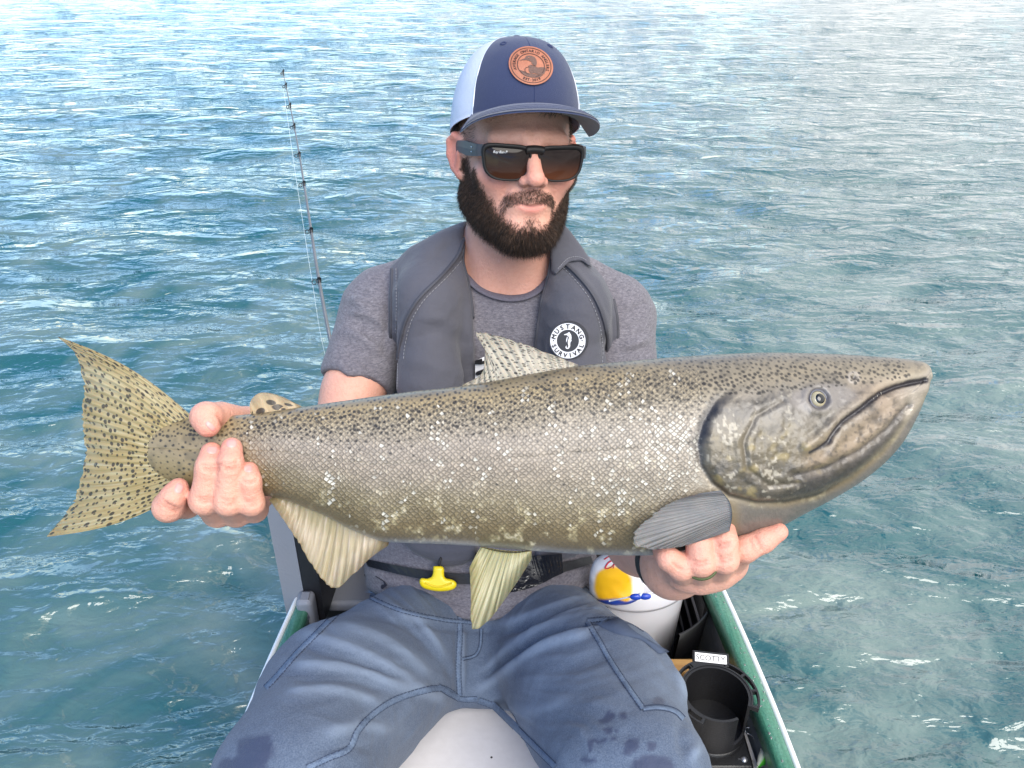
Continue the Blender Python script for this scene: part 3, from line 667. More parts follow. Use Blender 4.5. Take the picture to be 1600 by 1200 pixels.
def build_fish_body():
    g = np.random.default_rng(3)
    s = np.linspace(0, 1, 740); x = 236 + (1450 - 236) * np.where(s < .9, s / .9 * .93, .93 + .07 * np.sin((s - .9) / .1 * np.pi / 2))
    ph_f = np.linspace(np.pi / 2, -np.pi / 2, 214); ph_b = np.linspace(-np.pi / 2, -3 * np.pi / 2, 34)[1:-1]
    ph = np.concatenate([ph_f, ph_b])
    X, PH = np.meshgrid(x, ph, indexing='ij'); nx, npz = X.shape
    T, B, TH = f_top(x)[:, None], f_bot(x)[:, None], f_thk(x)[:, None]
    C, H = (T + B) / 2, (B - T) / 2
    sg = np.sin(PH); cg = np.cos(PH)
    Y = C - H * np.sign(sg) * np.abs(sg) ** .96
    Zc = np.sign(cg) * np.abs(cg) ** .92
    Z = TH * Zc
    x0f, y0f = X.ravel(), Y.ravel(); xf, yf, _d = proj(FP(x0f, y0f, np.maximum(Z.ravel(), 0)))   # where each point of the near flank is seen
    front = np.abs(cg).ravel() ** .5
    q = np.c_[xf, yf + (Z.ravel() < 0) * 900]
    t = ((Y - T) / (B - T)).ravel()
    # ---- relief
    so = poly_sd(xf, yf, OPERC)
    head = np.where(yf < 640, sstep(20, -40, so + (640 - yf) * .3), sstep(8, -10, so))
    disp = .0030 * sstep(5, -12, so) * sstep(1430, 1250, xf) * sstep(585, 640, yf) - .0010 * np.exp(-((so - 5) / 5) ** 2) * sstep(590, 640, yf)
    pre = [(1222, 628), (1180, 650), (1160, 690), (1166, 732), (1200, 757), (1245, 752)]
    dpre = seg_dist(xf, yf, pre); disp += -.0010 * np.exp(-(dpre / 4) ** 2) + .0008 * np.exp(-((dpre - 9) / 7) ** 2)
    dm = seg_dist(xf, yf, MOUTH)
    disp += -.0032 * np.exp(-(dm / 4.2) ** 2) * sstep(1256, 1300, xf)
    lipU = [(p[0] - 2, p[1] - 13) for p in MOUTH]; disp += .0016 * np.exp(-(seg_dist(xf, yf, lipU) / 9) ** 2)
    lipL = [(p[0] + 5, p[1] + 14) for p in MOUTH[:-2]]; disp += .0018 * np.exp(-(seg_dist(xf, yf, lipL) / 8) ** 2)
    mx_ = [(1345, 628), (1310, 652), (1280, 680), (1258, 700)]; disp += .0022 * np.exp(-(seg_dist(xf, yf, mx_) / 9) ** 2)
    dj = seg_dist(xf, yf, JAWL); disp += -.0020 * np.exp(-(dj / 5) ** 2) + .001 * np.exp(-((dj - 12) / 8) ** 2)
    de = np.hypot(xf - 1278, yf - 624)
    disp += .0014 * np.exp(-((de - 21) / 6) ** 2) - .0028 * sstep(19, 13, de)
    dn = np.hypot(xf - 1334, yf - 590); disp += .001 * np.exp(-((dn - 6) / 3) ** 2) - .002 * np.exp(-(dn / 4) ** 2)
    disp += head * (.0010 * vnoise(q, 1 / 22., 5, 3) + .0004 * vnoise(q, 1 / 5., 6, 2))
    disp += (1 - head) * (.0010 * vnoise(q, 1 / 90., 9, 2))
    # lateral line
    latt = .40 + .05 * np.sin(xf / 400.); disp += -(1 - head) * .0006 * np.exp(-((t - latt) / .012) ** 2)
    dz = disp * front
    ny = np.where(np.abs(sg) > 0, sg, 0).ravel() / np.maximum((H * FM) / TH, .6).repeat(npz, 1).ravel(); nz = cg.ravel()
    ln = np.sqrt(ny ** 2 + nz ** 2) + 1e-9
    v = FP(x0f, y0f - ny / ln * dz / FM, Z.ravel() + nz / ln * dz)
    f = gridf(nx, npz, cv=True)
    # ---- colour
    n1 = vnoise(q, 1 / 60., 1, 3); n2 = vnoise(q, 1 / 14., 2, 3); n3 = vnoise(q, 1 / 5., 3, 2)
    stops = [(0, (120, 108, 84)), (.07, (160, 144, 110)), (.2, (152, 142, 122)), (.34, (156, 147, 136)), (.52, (150, 139, 124)), (.70, (140, 129, 104)), (.84, (126, 112, 84)), (.93, (114, 103, 82)), (1, (120, 116, 108))]
    ts = [a for a, _ in stops]; cs = np.array([lin(*c) for _, c in stops])
    tt = np.clip(t + .035 * n1, 0, 1)
    col = np.stack([np.interp(tt, ts, cs[:, k]) for k in range(3)], 1)
    silv = sstep(760, 1060, xf + 60 * n1) * sstep(.16, .34, t) * sstep(.86, .62, t) * (1 - head)
    col = mixc(col, (152, 146, 136), .55 * silv)
    tail = sstep(470, 290, xf); col = mixc(col, (146, 130, 92), .75 * tail)
    col = mixc(col, (92, 84, 66), tail * .45 * sstep(-.1, .6, n2))
    dkband = np.exp(-((t - .70) / .14) ** 2) * sstep(800, 560, xf) * sstep(330, 470, xf)
    col = mixc(col, (104, 92, 62), .55 * dkband * sstep(-.5, .5, n1 + .4 * n2))
    col = mixc(col, (186, 176, 140), .55 * sstep(.10, .5, n2 + .3 * n3) * sstep(.62, .8, t) * sstep(430, 560, xf) * (1 - head))
    col = mixc(col, (206, 198, 178), .55 * sstep(.34, .52, n2 * .6 + n3 * .55 + .12 * n1) * sstep(.28, .5, t) * (1 - head) * sstep(400, 620, xf))
    col = mixc(col, (176, 178, 186), sstep(.93, .985, t) * sstep(420, 620, xf) * .5)
    # shoulder and nape
    col = mixc(col, (112, 110, 106), .6 * sstep(900, 1130, xf) * sstep(.24, .06, t)); col = mixc(col, (84, 80, 72), .4 * sstep(.0, .5, n3 + .4 * n2) * sstep(.3, .1, t) * sstep(700, 1000, xf))
    # head plates
    hb = np.stack([np.interp(np.clip((yf - 552) / 240, 0, 1), [0, .18, .35, .6, .8, 1], [lin(*c)[k] for c in ((120, 114, 106), (112, 107, 100), (126, 122, 116), (110, 101, 80), (92, 85, 70), (94, 90, 84))]) for k in range(3)], 1)
    snout = sstep(1300, 1400, xf) * sstep(660, 600, yf); hb = mixc(hb, (150, 126, 102), .8 * snout)
    blu = np.exp(-(np.hypot((xf - 1215) / 75, (yf - 630) / 34)) ** 2); hb = mixc(hb, (126, 122, 116), .6 * blu)
    lj = sstep(-6, 12, (yf - np.interp(xf, [m[0] for m in JAWL], [m[1] for m in JAWL]))) * sstep(1215, 1260, xf)
    hb = mixc(hb, (66, 64, 66), .85 * lj)
    gum = np.exp(-(seg_dist(xf, yf, [(1430, 618), (1380, 645), (1320, 700), (1280, 722)]) / 26) ** 2); hb = mixc(hb, (164, 146, 126), .7 * gum * (1 - lj * .8))
    col = col * (1 - head[:, None]) + hb * head[:, None]
    col = mixc(col, (62, 57, 48), head * .6 * sstep(.0, .5, n2 + .3 * n1) * sstep(560, 640, yf)); col = mixc(col, (60, 56, 52), head * .5 * sstep(.15, .5, n3 + .3 * n2)); col = mixc(col, (70, 66, 62), head * .45 * sstep(.1, .5, vnoise(q, 1 / 34., 44, 3)))
    col = mixc(col, (172, 156, 104), head * .45 * sstep(.12, .5, vnoise(q, 1 / 17., 14, 3)) * sstep(640, 700, yf) * sstep(1330, 1230, xf))
    col = mixc(col, (200, 194, 178), head * .5 * sstep(.30, .5, n3 * .7 + .5 * vnoise(q, 1 / 30., 12, 2)) * sstep(1290, 1200, xf))
    under = sstep(2, 16, yf - np.interp(xf, [1142, 1180, 1225, 1275, 1330, 1380, 1405, 1425, 1440], [773, 783, 783, 772, 744, 702, 672, 640, 622])) * sstep(1140, 1165, xf); col = mixc(col, (118, 114, 112), .8 * under); col = mixc(col, (86, 84, 82), .5 * under * sstep(-.1, .5, n2 + n3 * .5))
    ed = sstep(17, 3, np.abs(so - 4 + 3 * n2)) * sstep(1215, 1140, xf) * sstep(596, 640, yf); col = mixc(col, (34, 34, 42), .9 * ed * sstep(770, 680, yf)); col = mixc(col, (50, 45, 40), .75 * sstep(6, 1, np.abs(so - 3)) * sstep(1330, 1280, xf) * sstep(690, 730, yf))
    col = mixc(col, (92, 84, 70), .55 * np.exp(-(dpre / 4) ** 2))
    col = mixc(col, (36, 34, 44), .95 * sstep(6.5, 2.6, dm / (.45 + .55 * sstep(1258, 1300, xf)) + 1.5 * n3)); col = mixc(col, (176, 160, 138), .3 * np.exp(-((seg_dist(xf, yf, lipU)) / 6) ** 2) * sstep(1440, 1400, xf))
    col = mixc(col, (86, 84, 86), .6 * np.exp(-(dj / 4) ** 2))
    patch = sstep(1.15, .8, np.hypot((xf - 1282) / 52, (yf - 622 + (xf - 1282) * .12) / 21)); col = mixc(col, (132, 128, 126), .7 * patch); col = mixc(col, (84, 84, 94), .8 * sstep(19, 15, de))
    col = mixc(col, (60, 60, 66), .8 * np.exp(-(dn / 4) ** 2)); col = mixc(col, (176, 170, 164), .5 * np.exp(-((dn - 8) / 2.5) ** 2))
    # ---- spots, stamped on the grid
    C2 = col.reshape(nx, npz, 3); Yg = Y; tg = t.reshape(nx, npz)
    dark = np.array(lin(38, 34, 30))
    def stamp(sx, sy, rx, ry, a, st):
        i0, i1 = np.searchsorted(x, [sx - rx * 1.6, sx + rx * 1.6])
        if i1 <= i0: return
        im = (i0 + i1) // 2; rows = np.nonzero(np.abs(Yg[im, :214] - sy) < ry * 2 + rx)[0]
        if len(rows) == 0: return
        j0, j1 = rows[0], rows[-1] + 1
        u = x[i0:i1, None] - sx; w = Yg[i0:i1, j0:j1] - sy; ca, sa = math.cos(a), math.sin(a)
        dd = np.hypot((u * ca + w * sa) / rx, (w * ca - u * sa) / ry); m = (st * sstep(1.15, .75, dd))[..., None]
        C2[i0:i1, j0:j1] = C2[i0:i1, j0:j1] * (1 - m) + dark * m
    n = 0; tries = 0; cells = {}
    while n < 2600 and tries < 40000:
        tries += 1
        sx = g.uniform(240, 1400); tv = abs(g.normal(0, .15)) if g.random() < .75 else g.uniform(0, .30)
        if sx < 400: tv = g.uniform(0, .92)
        elif tv > .33 and g.random() < .85: continue
        yy = float(f_top(sx)); hh = float(f_bot(sx)) - yy; sy = yy + tv * hh
        if sx > 1180 and g.random() < .78: continue
        if sx > 1090 and tv > .22: continue
        gap = 5.6 if tv < .25 else 8; ck = (int(sx // 9), int(sy // 9))
        if any((sx - a) ** 2 + (sy - b_) ** 2 < gap ** 2 for di in (-1, 0, 1) for dj in (-1, 0, 1) for a, b_ in cells.get((ck[0] + di, ck[1] + dj), ())): continue
        cells.setdefault(ck, []).append((sx, sy))
        r0 = g.uniform(1.2, 2.5) * (1.15 if .08 < tv < .3 else .85)
        stamp(sx, sy, r0 * g.uniform(.9, 1.5), r0, g.uniform(-.6, .6), g.uniform(.7, .97)); n += 1
    col = C2.reshape(-1, 3)
    lum = col.mean(1, keepdims=True); col = np.clip(col * .82 * (.80 + .20 * np.clip(lum / .22, 0, 2)) * np.array([1.05, .995, .93]), 0, 1)
    scales = (1 - head) * sstep(1120, 1060, xf + 25 * n1) * sstep(300, 420, xf) * sstep(.03, .10, t) * (1 - .75 * sstep(.78, .97, t)) * (1 - under)
    shin = np.clip(.15 + .6 * silv + .15 * n1, 0, 1)
    uv = np.c_[xf / 1000, (yf) / 1000]
    # ---- material
    m = bpy.data.materials.new('salmon_skin'); m.use_nodes = True; nt = m.node_tree; b = nt.nodes['Principled BSDF']; nn, ll = nt.nodes, nt.links
    at = nn.new('ShaderNodeAttribute'); at.attribute_name = 'col'
    sa_ = nn.new('ShaderNodeAttribute'); sa_.attribute_name = 'scales'
    sh = nn.new('ShaderNodeAttribute'); sh.attribute_name = 'shine'
    uvn = nn.new('ShaderNodeUVMap'); uvn.uv_map = 'uv'
    mp = nn.new('ShaderNodeMapping'); mp.inputs['Rotation'].default_value = (0, 0, rad(45)); mp.inputs['Scale'].default_value = (1, 1.12, 1); dn_ = nn.new('ShaderNodeTexNoise'); dn_.inputs['Scale'].default_value = 26; dn_.inputs['Detail'].default_value = 2; ll.new(uvn.outputs[0], dn_.inputs['Vector'])
    dv = nn.new('ShaderNodeVectorMath'); dv.operation = 'MULTIPLY_ADD'; ll.new(dn_.outputs['Color'], dv.inputs[0]); dv.inputs[1].default_value = (.011, .011, 0); ll.new(uvn.outputs[0], dv.inputs[2]); ll.new(dv.outputs[0], mp.inputs[0])
    vo = nn.new('ShaderNodeTexVoronoi'); vo.voronoi_dimensions = '2D'; vo.inputs['Scale'].default_value = 150; vo.inputs['Randomness'].default_value = .33; ll.new(mp.outputs[0], vo.inputs['Vector'])
    ve = nn.new('ShaderNodeTexVoronoi'); ve.voronoi_dimensions = '2D'; ve.feature = 'DISTANCE_TO_EDGE'; ve.inputs['Scale'].default_value = 150; ve.inputs['Randomness'].default_value = .33; ll.new(mp.outputs[0], ve.inputs['Vector'])
    def M(op, a, b_=None, c=None, clamp=False):
        k = nn.new('ShaderNodeMath'); k.operation = op; k.use_clamp = clamp
        for i, q_ in enumerate((a, b_, c)):
            if q_ is None: continue
            if isinstance(q_, (int, float)): k.inputs[i].default_value = q_
            else: ll.new(q_, k.inputs[i])
        return k.outputs[0]
    edge = nn.new('ShaderNodeMapRange'); edge.inputs['From Min'].default_value = .0; edge.inputs['From Max'].default_value = .22; edge.inputs['To Min'].default_value = 1; edge.inputs['To Max'].default_value = 0; ll.new(ve.outputs['Distance'], edge.inputs['Value'])
    cl = nn.new('ShaderNodeTexNoise'); cl.inputs['Scale'].default_value = 1; cl.inputs['Detail'].default_value = 3; cmp_ = nn.new('ShaderNodeMapping'); cmp_.inputs['Scale'].default_value = (34, 13, 1); cmp_.inputs['Rotation'].default_value = (0, 0, .25); ll.new(uvn.outputs[0], cmp_.inputs[0]); ll.new(cmp_.outputs[0], cl.inputs['Vector'])
    em = M('MULTIPLY', M('MULTIPLY', edge.outputs[0], sa_.outputs['Fac']), M('MULTIPLY', M('ADD', cl.outputs['Fac'], .2), .75))
    x1 = nn.new('ShaderNodeMix'); x1.data_type = 'RGBA'; ll.new(em, x1.inputs['Factor']); ll.new(at.outputs['Color'], x1.inputs['A']); x1.inputs['B'].default_value = (*lin(70, 62, 48), 1)
    # glints painted into the colour of single scales, in clusters
    sc_ = nn.new('ShaderNodeSeparateColor'); ll.new(vo.outputs['Color'], sc_.inputs[0])
    lit = M('GREATER_THAN', M('ADD', M('MULTIPLY', sc_.outputs[0], .55), M('MULTIPLY', cl.outputs['Fac'], 1.0)), M('SUBTRACT', 1.10, M('MULTIPLY', sh.outputs['Fac'], .27)))
    lm = M('MULTIPLY', M('MULTIPLY', M('MULTIPLY', lit, M('ADD', .35, sc_.outputs[2])), sa_.outputs['Fac']), M('SUBTRACT', .85, edge.outputs[0]), clamp=True)
    x2 = nn.new('ShaderNodeMix'); x2.data_type = 'RGBA'; ll.new(lm, x2.inputs['Factor']); ll.new(x1.outputs['Result'], x2.inputs['A']); x2.inputs['B'].default_value = (*lin(196, 190, 176), 1)
    var = nn.new('ShaderNodeMix'); var.data_type = 'RGBA'; var.blend_type = 'MULTIPLY'; ll.new(M('MULTIPLY', sa_.outputs['Fac'], .45), var.inputs['Factor']); ll.new(x2.outputs['Result'], var.inputs['A'])
    gr = nn.new('ShaderNodeCombineColor')
    gv = M('ADD', M('MULTIPLY', sc_.outputs[1], .7), .65)
    for i in range(3): ll.new(gv, gr.inputs[i])
    ll.new(gr.outputs[0], var.inputs['B'])
    ll.new(var.outputs['Result'], b.inputs['Base Color'])
    ll.new(M('MULTIPLY', sh.outputs['Fac'], .16), b.inputs['Metallic'])
    b.inputs['Roughness'].default_value = .42; b.inputs['Coat Weight'].default_value = .28; b.inputs['Coat Roughness'].default_value = .18
    hgt = M('MULTIPLY', M('SUBTRACT', M('MINIMUM', ve.outputs['Distance'], .3), 0), sa_.outputs['Fac'])
    bp = nn.new('ShaderNodeBump'); bp.inputs['Distance'].default_value = .0030; bp.inputs['Strength'].default_value = .55; ll.new(hgt, bp.inputs['Height'])
    nz = nn.new('ShaderNodeTexNoise'); nz.inputs['Scale'].default_value = 150; nz.inputs['Detail'].default_value = 4; ll.new(uvn.outputs[0], nz.inputs['Vector'])
    bp2 = nn.new('ShaderNodeBump'); bp2.inputs['Distance'].default_value = .0012; bp2.inputs['Strength'].default_value = .6; ll.new(nz.outputs['Fac'], bp2.inputs['Height']); ll.new(bp.outputs[0], bp2.inputs['Normal']); ll.new(bp2.outputs[0], b.inputs['Normal'])
    return mk('body', v, f, m, fish, col=col, attrs={'scales': scales, 'shine': shin}, uv=uv)
build_fish_body()

def fin_mat(name, base, ray, edge, spot=None, sp_scale=60, pale=None, nrays=22, thin=.75):
    """thin skin over rays: colour runs along u, darker rays, dark flecks"""
    m = bpy.data.materials.new(name); m.use_nodes = True; nt = m.node_tree; nn, ll = nt.nodes, nt.links; b = nn['Principled BSDF']
    uvn = nn.new('ShaderNodeUVMap'); uvn.uv_map = 'uv'; sp = nn.new('ShaderNodeSeparateXYZ'); ll.new(uvn.outputs[0], sp.inputs[0])
    def M(op, a, b_=None, clamp=False):
        k = nn.new('ShaderNodeMath'); k.operation = op; k.use_clamp = clamp
        for i, q_ in enumerate((a, b_)):
            if q_ is None: continue
            if isinstance(q_, (int, float)): k.inputs[i].default_value = q_
            else: ll.new(q_, k.inputs[i])
        return k.outputs[0]
    def MX(fac, a, c):
        x = nn.new('ShaderNodeMix'); x.data_type = 'RGBA'; ll.new(fac, x.inputs['Factor'])
        if isinstance(a, tuple): x.inputs['A'].default_value = (*a, 1)
        else: ll.new(a, x.inputs['A'])
        x.inputs['B'].default_value = (*c, 1); return x.outputs['Result']
    tc = nn.new('ShaderNodeTexCoord')
    n1 = nn.new('ShaderNodeTexNoise'); n1.inputs['Scale'].default_value = 35; n1.inputs['Detail'].default_value = 4; ll.new(tc.outputs['Object'], n1.inputs['Vector'])
    mpn = nn.new('ShaderNodeMapping'); mpn.inputs['Scale'].default_value = (nrays * 2.2, 2.0, 1); ll.new(uvn.outputs[0], mpn.inputs[0])
    n2 = nn.new('ShaderNodeTexNoise'); n2.inputs['Scale'].default_value = 1.0; n2.inputs['Detail'].default_value = 3; ll.new(mpn.outputs[0], n2.inputs['Vector'])
    ws = M('SINE', M('ADD', M('MULTIPLY', sp.outputs[0], nrays * 6.283), M('MULTIPLY', n2.outputs['Fac'], 3.0)))
    rf = M('MULTIPLY', M('ADD', M('MULTIPLY', ws, .5), .5), M('ADD', .15, M('MULTIPLY', sp.outputs[1], .55)))
    c = MX(M('MULTIPLY', M('SUBTRACT', n1.outputs['Fac'], .35, True), 1.6, True), base, edge)
    c = MX(M('MULTIPLY', M('MULTIPLY', rf, M('ADD', .2, M('MULTIPLY', n2.outputs['Fac'], .9))), .7), c, ray)
    if pale: c = MX(M('MULTIPLY', M('SUBTRACT', n2.outputs['Fac'], .5, True), 3.0, True), c, pale)
    if spot is not None:
        mps = nn.new('ShaderNodeMapping'); mps.inputs['Scale'].default_value = (sp_scale, sp_scale * .62, 1); ll.new(uvn.outputs[0], mps.inputs[0])
        vo = nn.new('ShaderNodeTexVoronoi'); vo.voronoi_dimensions = '2D'; vo.inputs['Scale'].default_value = 1; vo.inputs['Randomness'].default_value = .8; ll.new(mps.outputs[0], vo.inputs['Vector'])
        sc_ = nn.new('ShaderNodeSeparateColor'); ll.new(vo.outputs['Color'], sc_.inputs[0])
        c = MX(M('MULTIPLY', M('MULTIPLY', M('SUBTRACT', M('ADD', .16, M('MULTIPLY', sc_.outputs[0], .22)), vo.outputs['Distance'], True), 14, True), .9), c, spot)
    ll.new(M('SUBTRACT', 1.0, M('MULTIPLY', M('POWER', sp.outputs[1], 2.5), M('MULTIPLY', n2.outputs['Fac'], thin))), b.inputs['Alpha'])
    ll.new(c, b.inputs['Base Color']); b.inputs['Roughness'].default_value = .42; b.inputs['Coat Weight'].default_value = .2; b.inputs['Coat Roughness'].default_value = .2
    b.inputs['Subsurface Weight'].default_value = .15; b.inputs['Subsurface Scale'].default_value = .004
    bp = nn.new('ShaderNodeBump'); bp.inputs['Distance'].default_value = .0004; ll.new(M('ADD', ws, M('MULTIPLY', n1.outputs['Fac'], 1.5)), bp.inputs['Height']); ll.new(bp.outputs[0], b.inputs['Normal'])
    return m
def fin(name, root, tip, m, z0=0., th=(.0036, .0007), nu=110, nv=34, rag=0., nrays=22, curl=0., bow=0., zf=None, seed=0, label=None):
    ro = spline(root, nu); ti = spline(tip, nu); u = np.linspace(0, 1, nu); v = np.linspace(0, 1, nv)
    g = np.random.default_rng(seed + 50)
    jag = 1 - rag * np.abs(np.interp(u, np.linspace(0, 1, nrays * 2 + 1), g.normal(0, 1, nrays * 2 + 1))) * np.sin(np.pi * np.clip(u, .02, .98)) ** .4
    Q = ro[:, None] + (ti - ro)[:, None] * (v[None, :, None] * np.where(v > .6, 1 + (jag[:, None] - 1) * (v[None] - .6) / .4, 1)[..., None])
    d = (ti - ro); nrm = np.c_[-d[:, 1], d[:, 0]]
    Q = Q + bow * nrm[:, None] * (np.sin(np.pi * v)[None, :, None]) * ((u - .5) * 2)[:, None, None]
    rip = np.sin(u * nrays * 2 * np.pi + 2.5 * vnoise(np.c_[u * 9, u * 0], 1, seed))[:, None] * (.00016 + .00016 * v)[None]
    zc = (z0 + curl * v[None] ** 2 + .002 * np.sin(u * 5 + seed)[:, None] * v[None])
    if zf is not None: zc = zc + zf(Q[..., 0], Q[..., 1])
    hw = (th[0] + (th[1] - th[0]) * v ** .7)[None] * (.12 + .88 * np.sin(np.pi * np.clip(u, 0, 1)) ** .6)[:, None]
    MP = FP if zf is None else PV; a = MP(Q[..., 0], Q[..., 1], zc + hw + rip); b = MP(Q[..., 0], Q[..., 1], zc - hw + rip)
    vv = np.concatenate([a.reshape(-1, 3), b.reshape(-1, 3)]); n = nu * nv
    f1 = gridf(nu, nv); f2 = f1[:, ::-1] + n; ring = np.concatenate([np.arange(nv), np.arange(1, nu) * nv + nv - 1, (nu - 1) * nv + np.arange(nv - 2, -1, -1), np.arange(nu - 2, 0, -1) * nv])
    r2 = np.roll(ring, -1); f3 = np.stack([r2, ring, ring + n, r2 + n], 1)
    uu = np.stack(np.meshgrid(u, v, indexing='ij'), -1).reshape(-1, 2)
    o = mk(name, vv, np.concatenate([f1, f2, f3]), m, fish, uv=np.concatenate([uu, uu]))
    if label: o['label'] = label
    return o
OLV, SPOT = lin(150, 131, 84), lin(40, 34, 24)
fin('caudal_fin', [(300, 651), (284, 672), (276, 706), (278, 742), (294, 766)], [(90, 525), (118, 552), (131, 600), (127, 655), (131, 700), (127, 735), (115, 775), (98, 806), (70, 840)],
    fin_mat('caudal_fin_skin', OLV, lin(74, 64, 32), lin(172, 160, 122), SPOT, 27, lin(182, 174, 144), 26), th=(.010, .0008), rag=.022, nrays=26, curl=0., bow=-.06, nv=44, seed=1)
fin('dorsal_fin', [(728, 606), (780, 598), (840, 586), (900, 574)], [(722, 602), (752, 584), (757, 560), (756, 540), (742, 518), (800, 530), (850, 549), (904, 570)],
    fin_mat('dorsal_fin_skin', lin(150, 141, 122), lin(112, 103, 86), lin(178, 170, 154), SPOT, 20, None, 16), th=(.0045, .0006), rag=.03, nrays=16, seed=2)
fin('adipose_fin', [(396, 652), (420, 648), (445, 644), (472, 638)], [(391, 646), (392, 626), (406, 614), (428, 616), (452, 625), (474, 636)],
    fin_mat('adipose_fin_skin', lin(164, 142, 106), lin(140, 120, 88), lin(178, 158, 122), SPOT, 3.2, None, 4), th=(.005, .0022), nrays=3, nu=50, nv=20, seed=3)
fin('anal_fin', [(428, 772), (480, 788), (540, 816), (608, 842)], [(426, 778), (462, 830), (492, 878), (514, 906), (530, 914), (556, 894), (584, 866), (610, 848)],
    fin_mat('anal_fin_skin', lin(146, 132, 96), lin(88, 76, 46), lin(178, 160, 138), None, 20, lin(184, 168, 150), 18), th=(.0065, .0008), nrays=18, rag=.025, curl=.012, seed=4)
fin('pelvic_fin', [(752, 850), (780, 856), (806, 858), (830, 856)], [(736, 876), (738, 915), (741, 968), (766, 952), (788, 924), (812, 890), (830, 862)],
    fin_mat('pelvic_fin_skin', lin(146, 140, 98), lin(96, 88, 54), lin(170, 164, 130), None, 20, lin(180, 176, 146), 13), th=(.0045, .0007), z0=.012, nrays=13, rag=.02, curl=.018, seed=5)
fin('pectoral_fin', [(1126, 766), (1140, 784), (1144, 806), (1140, 830)], [(1096, 770), (1050, 784), (1008, 812), (984, 842), (1006, 858), (1060, 855), (1112, 840)],
    fin_mat('pectoral_fin_skin', lin(104, 104, 105), lin(76, 78, 81), lin(146, 138, 128), None, 20, None, 24), th=(.0045, .0006), nrays=24, rag=.03, seed=6,
    zf=lambda x, y: np.maximum(seen(x, np.minimum(y, 846.)), .052) + .0068)
# eye: gold iris, black pupil under a clear dome
ez = float(seen(np.array([1278.]), np.array([624.]))[0])
ec = P(1278, 624, FD - ez + .0016); en = unit(unit(-FW) + .25 * UP + .25 * RT)
er = unit(np.cross(UP, en)); eu = np.cross(en, er)
M_iris = mat('fish_iris', lin(172, 160, 122), .25, noise=[(900, .6, lin(120, 116, 110))], coat=1)
M_black = mat('glossy_black', (.004, .004, .005), .12, coat=.6)
eye = mk('eye', *disc_dome(ec, 12.5 * FM, .0040, er, eu, en), M_iris, fish)
mk('pupil', *disc_dome(ec + en * .0029, 7.8 * FM, .0021, er, eu, en), M_black, eye)
mbk = MB(); mbk.tube([ec + (er * math.cos(t) + eu * math.sin(t)) * 13.6 * FM + en * .0006 for t in np.linspace(0, 2 * math.pi, 33)], .0011, 6, False)
mbk.build('eye_rim', mat('fish_eye_rim', lin(84, 84, 92), .4, coat=.5), eye)
# a row of small teeth in the jaw line
tv = MB()
for (x, y) in spline(MOUTH[3:9], 17):
    z = float(seen(np.array([x]), np.array([y]))[0]); b0 = P(x, y - 1, FD - z + .0022)
    tv.tube([b0, b0 + (-UP * .0026 - FW * .0012)], [.0006, .0002], 5)
tv.build('teeth', mat('tooth', lin(140, 132, 120), .5), fish)
# ------------------------------------------------------------ the man
man = empty('person', (-.03, .93, .20), 'bearded man in grey t-shirt and blue work trousers sitting in the boat holding the fish', 'person')
# head frame: x to the viewer's right, y backwards, z up; face looks along -y
HC = P(806, 247, 1.03); HS = .935
HR = np.array((Matrix.Rotation(rad(12.5), 3, 'Z') @ Matrix.Rotation(rad(4.5), 3, 'Y') @ Matrix.Rotation(rad(-13), 3, 'X')))
def HL(p): return (np.asarray(p, float) * HS) @ HR.T + HC            # head -> world
def toH(p): return (p - HC.astype(p.dtype)) @ HR.astype(p.dtype) / p.dtype.type(HS)
S_L, S_R = P(594, 492, 1.15), P(962, 502, 1.15)
E_L, W_L = A(-.250, .870, .560), A(-.235, .672, .735)
E_R, W_R = A(.165, .850, .480), P(1050, 886, .80)
NB = A(-.008, 1.075, .775)                                      # base of the neck
EAR = [(.071, -.004, .005), (.0755, .002, .022), (.083, .013, .028), (.088, .024, .020), (.0875, .026, .003), (.082, .018, -.014), (.0755, .006, -.024)]
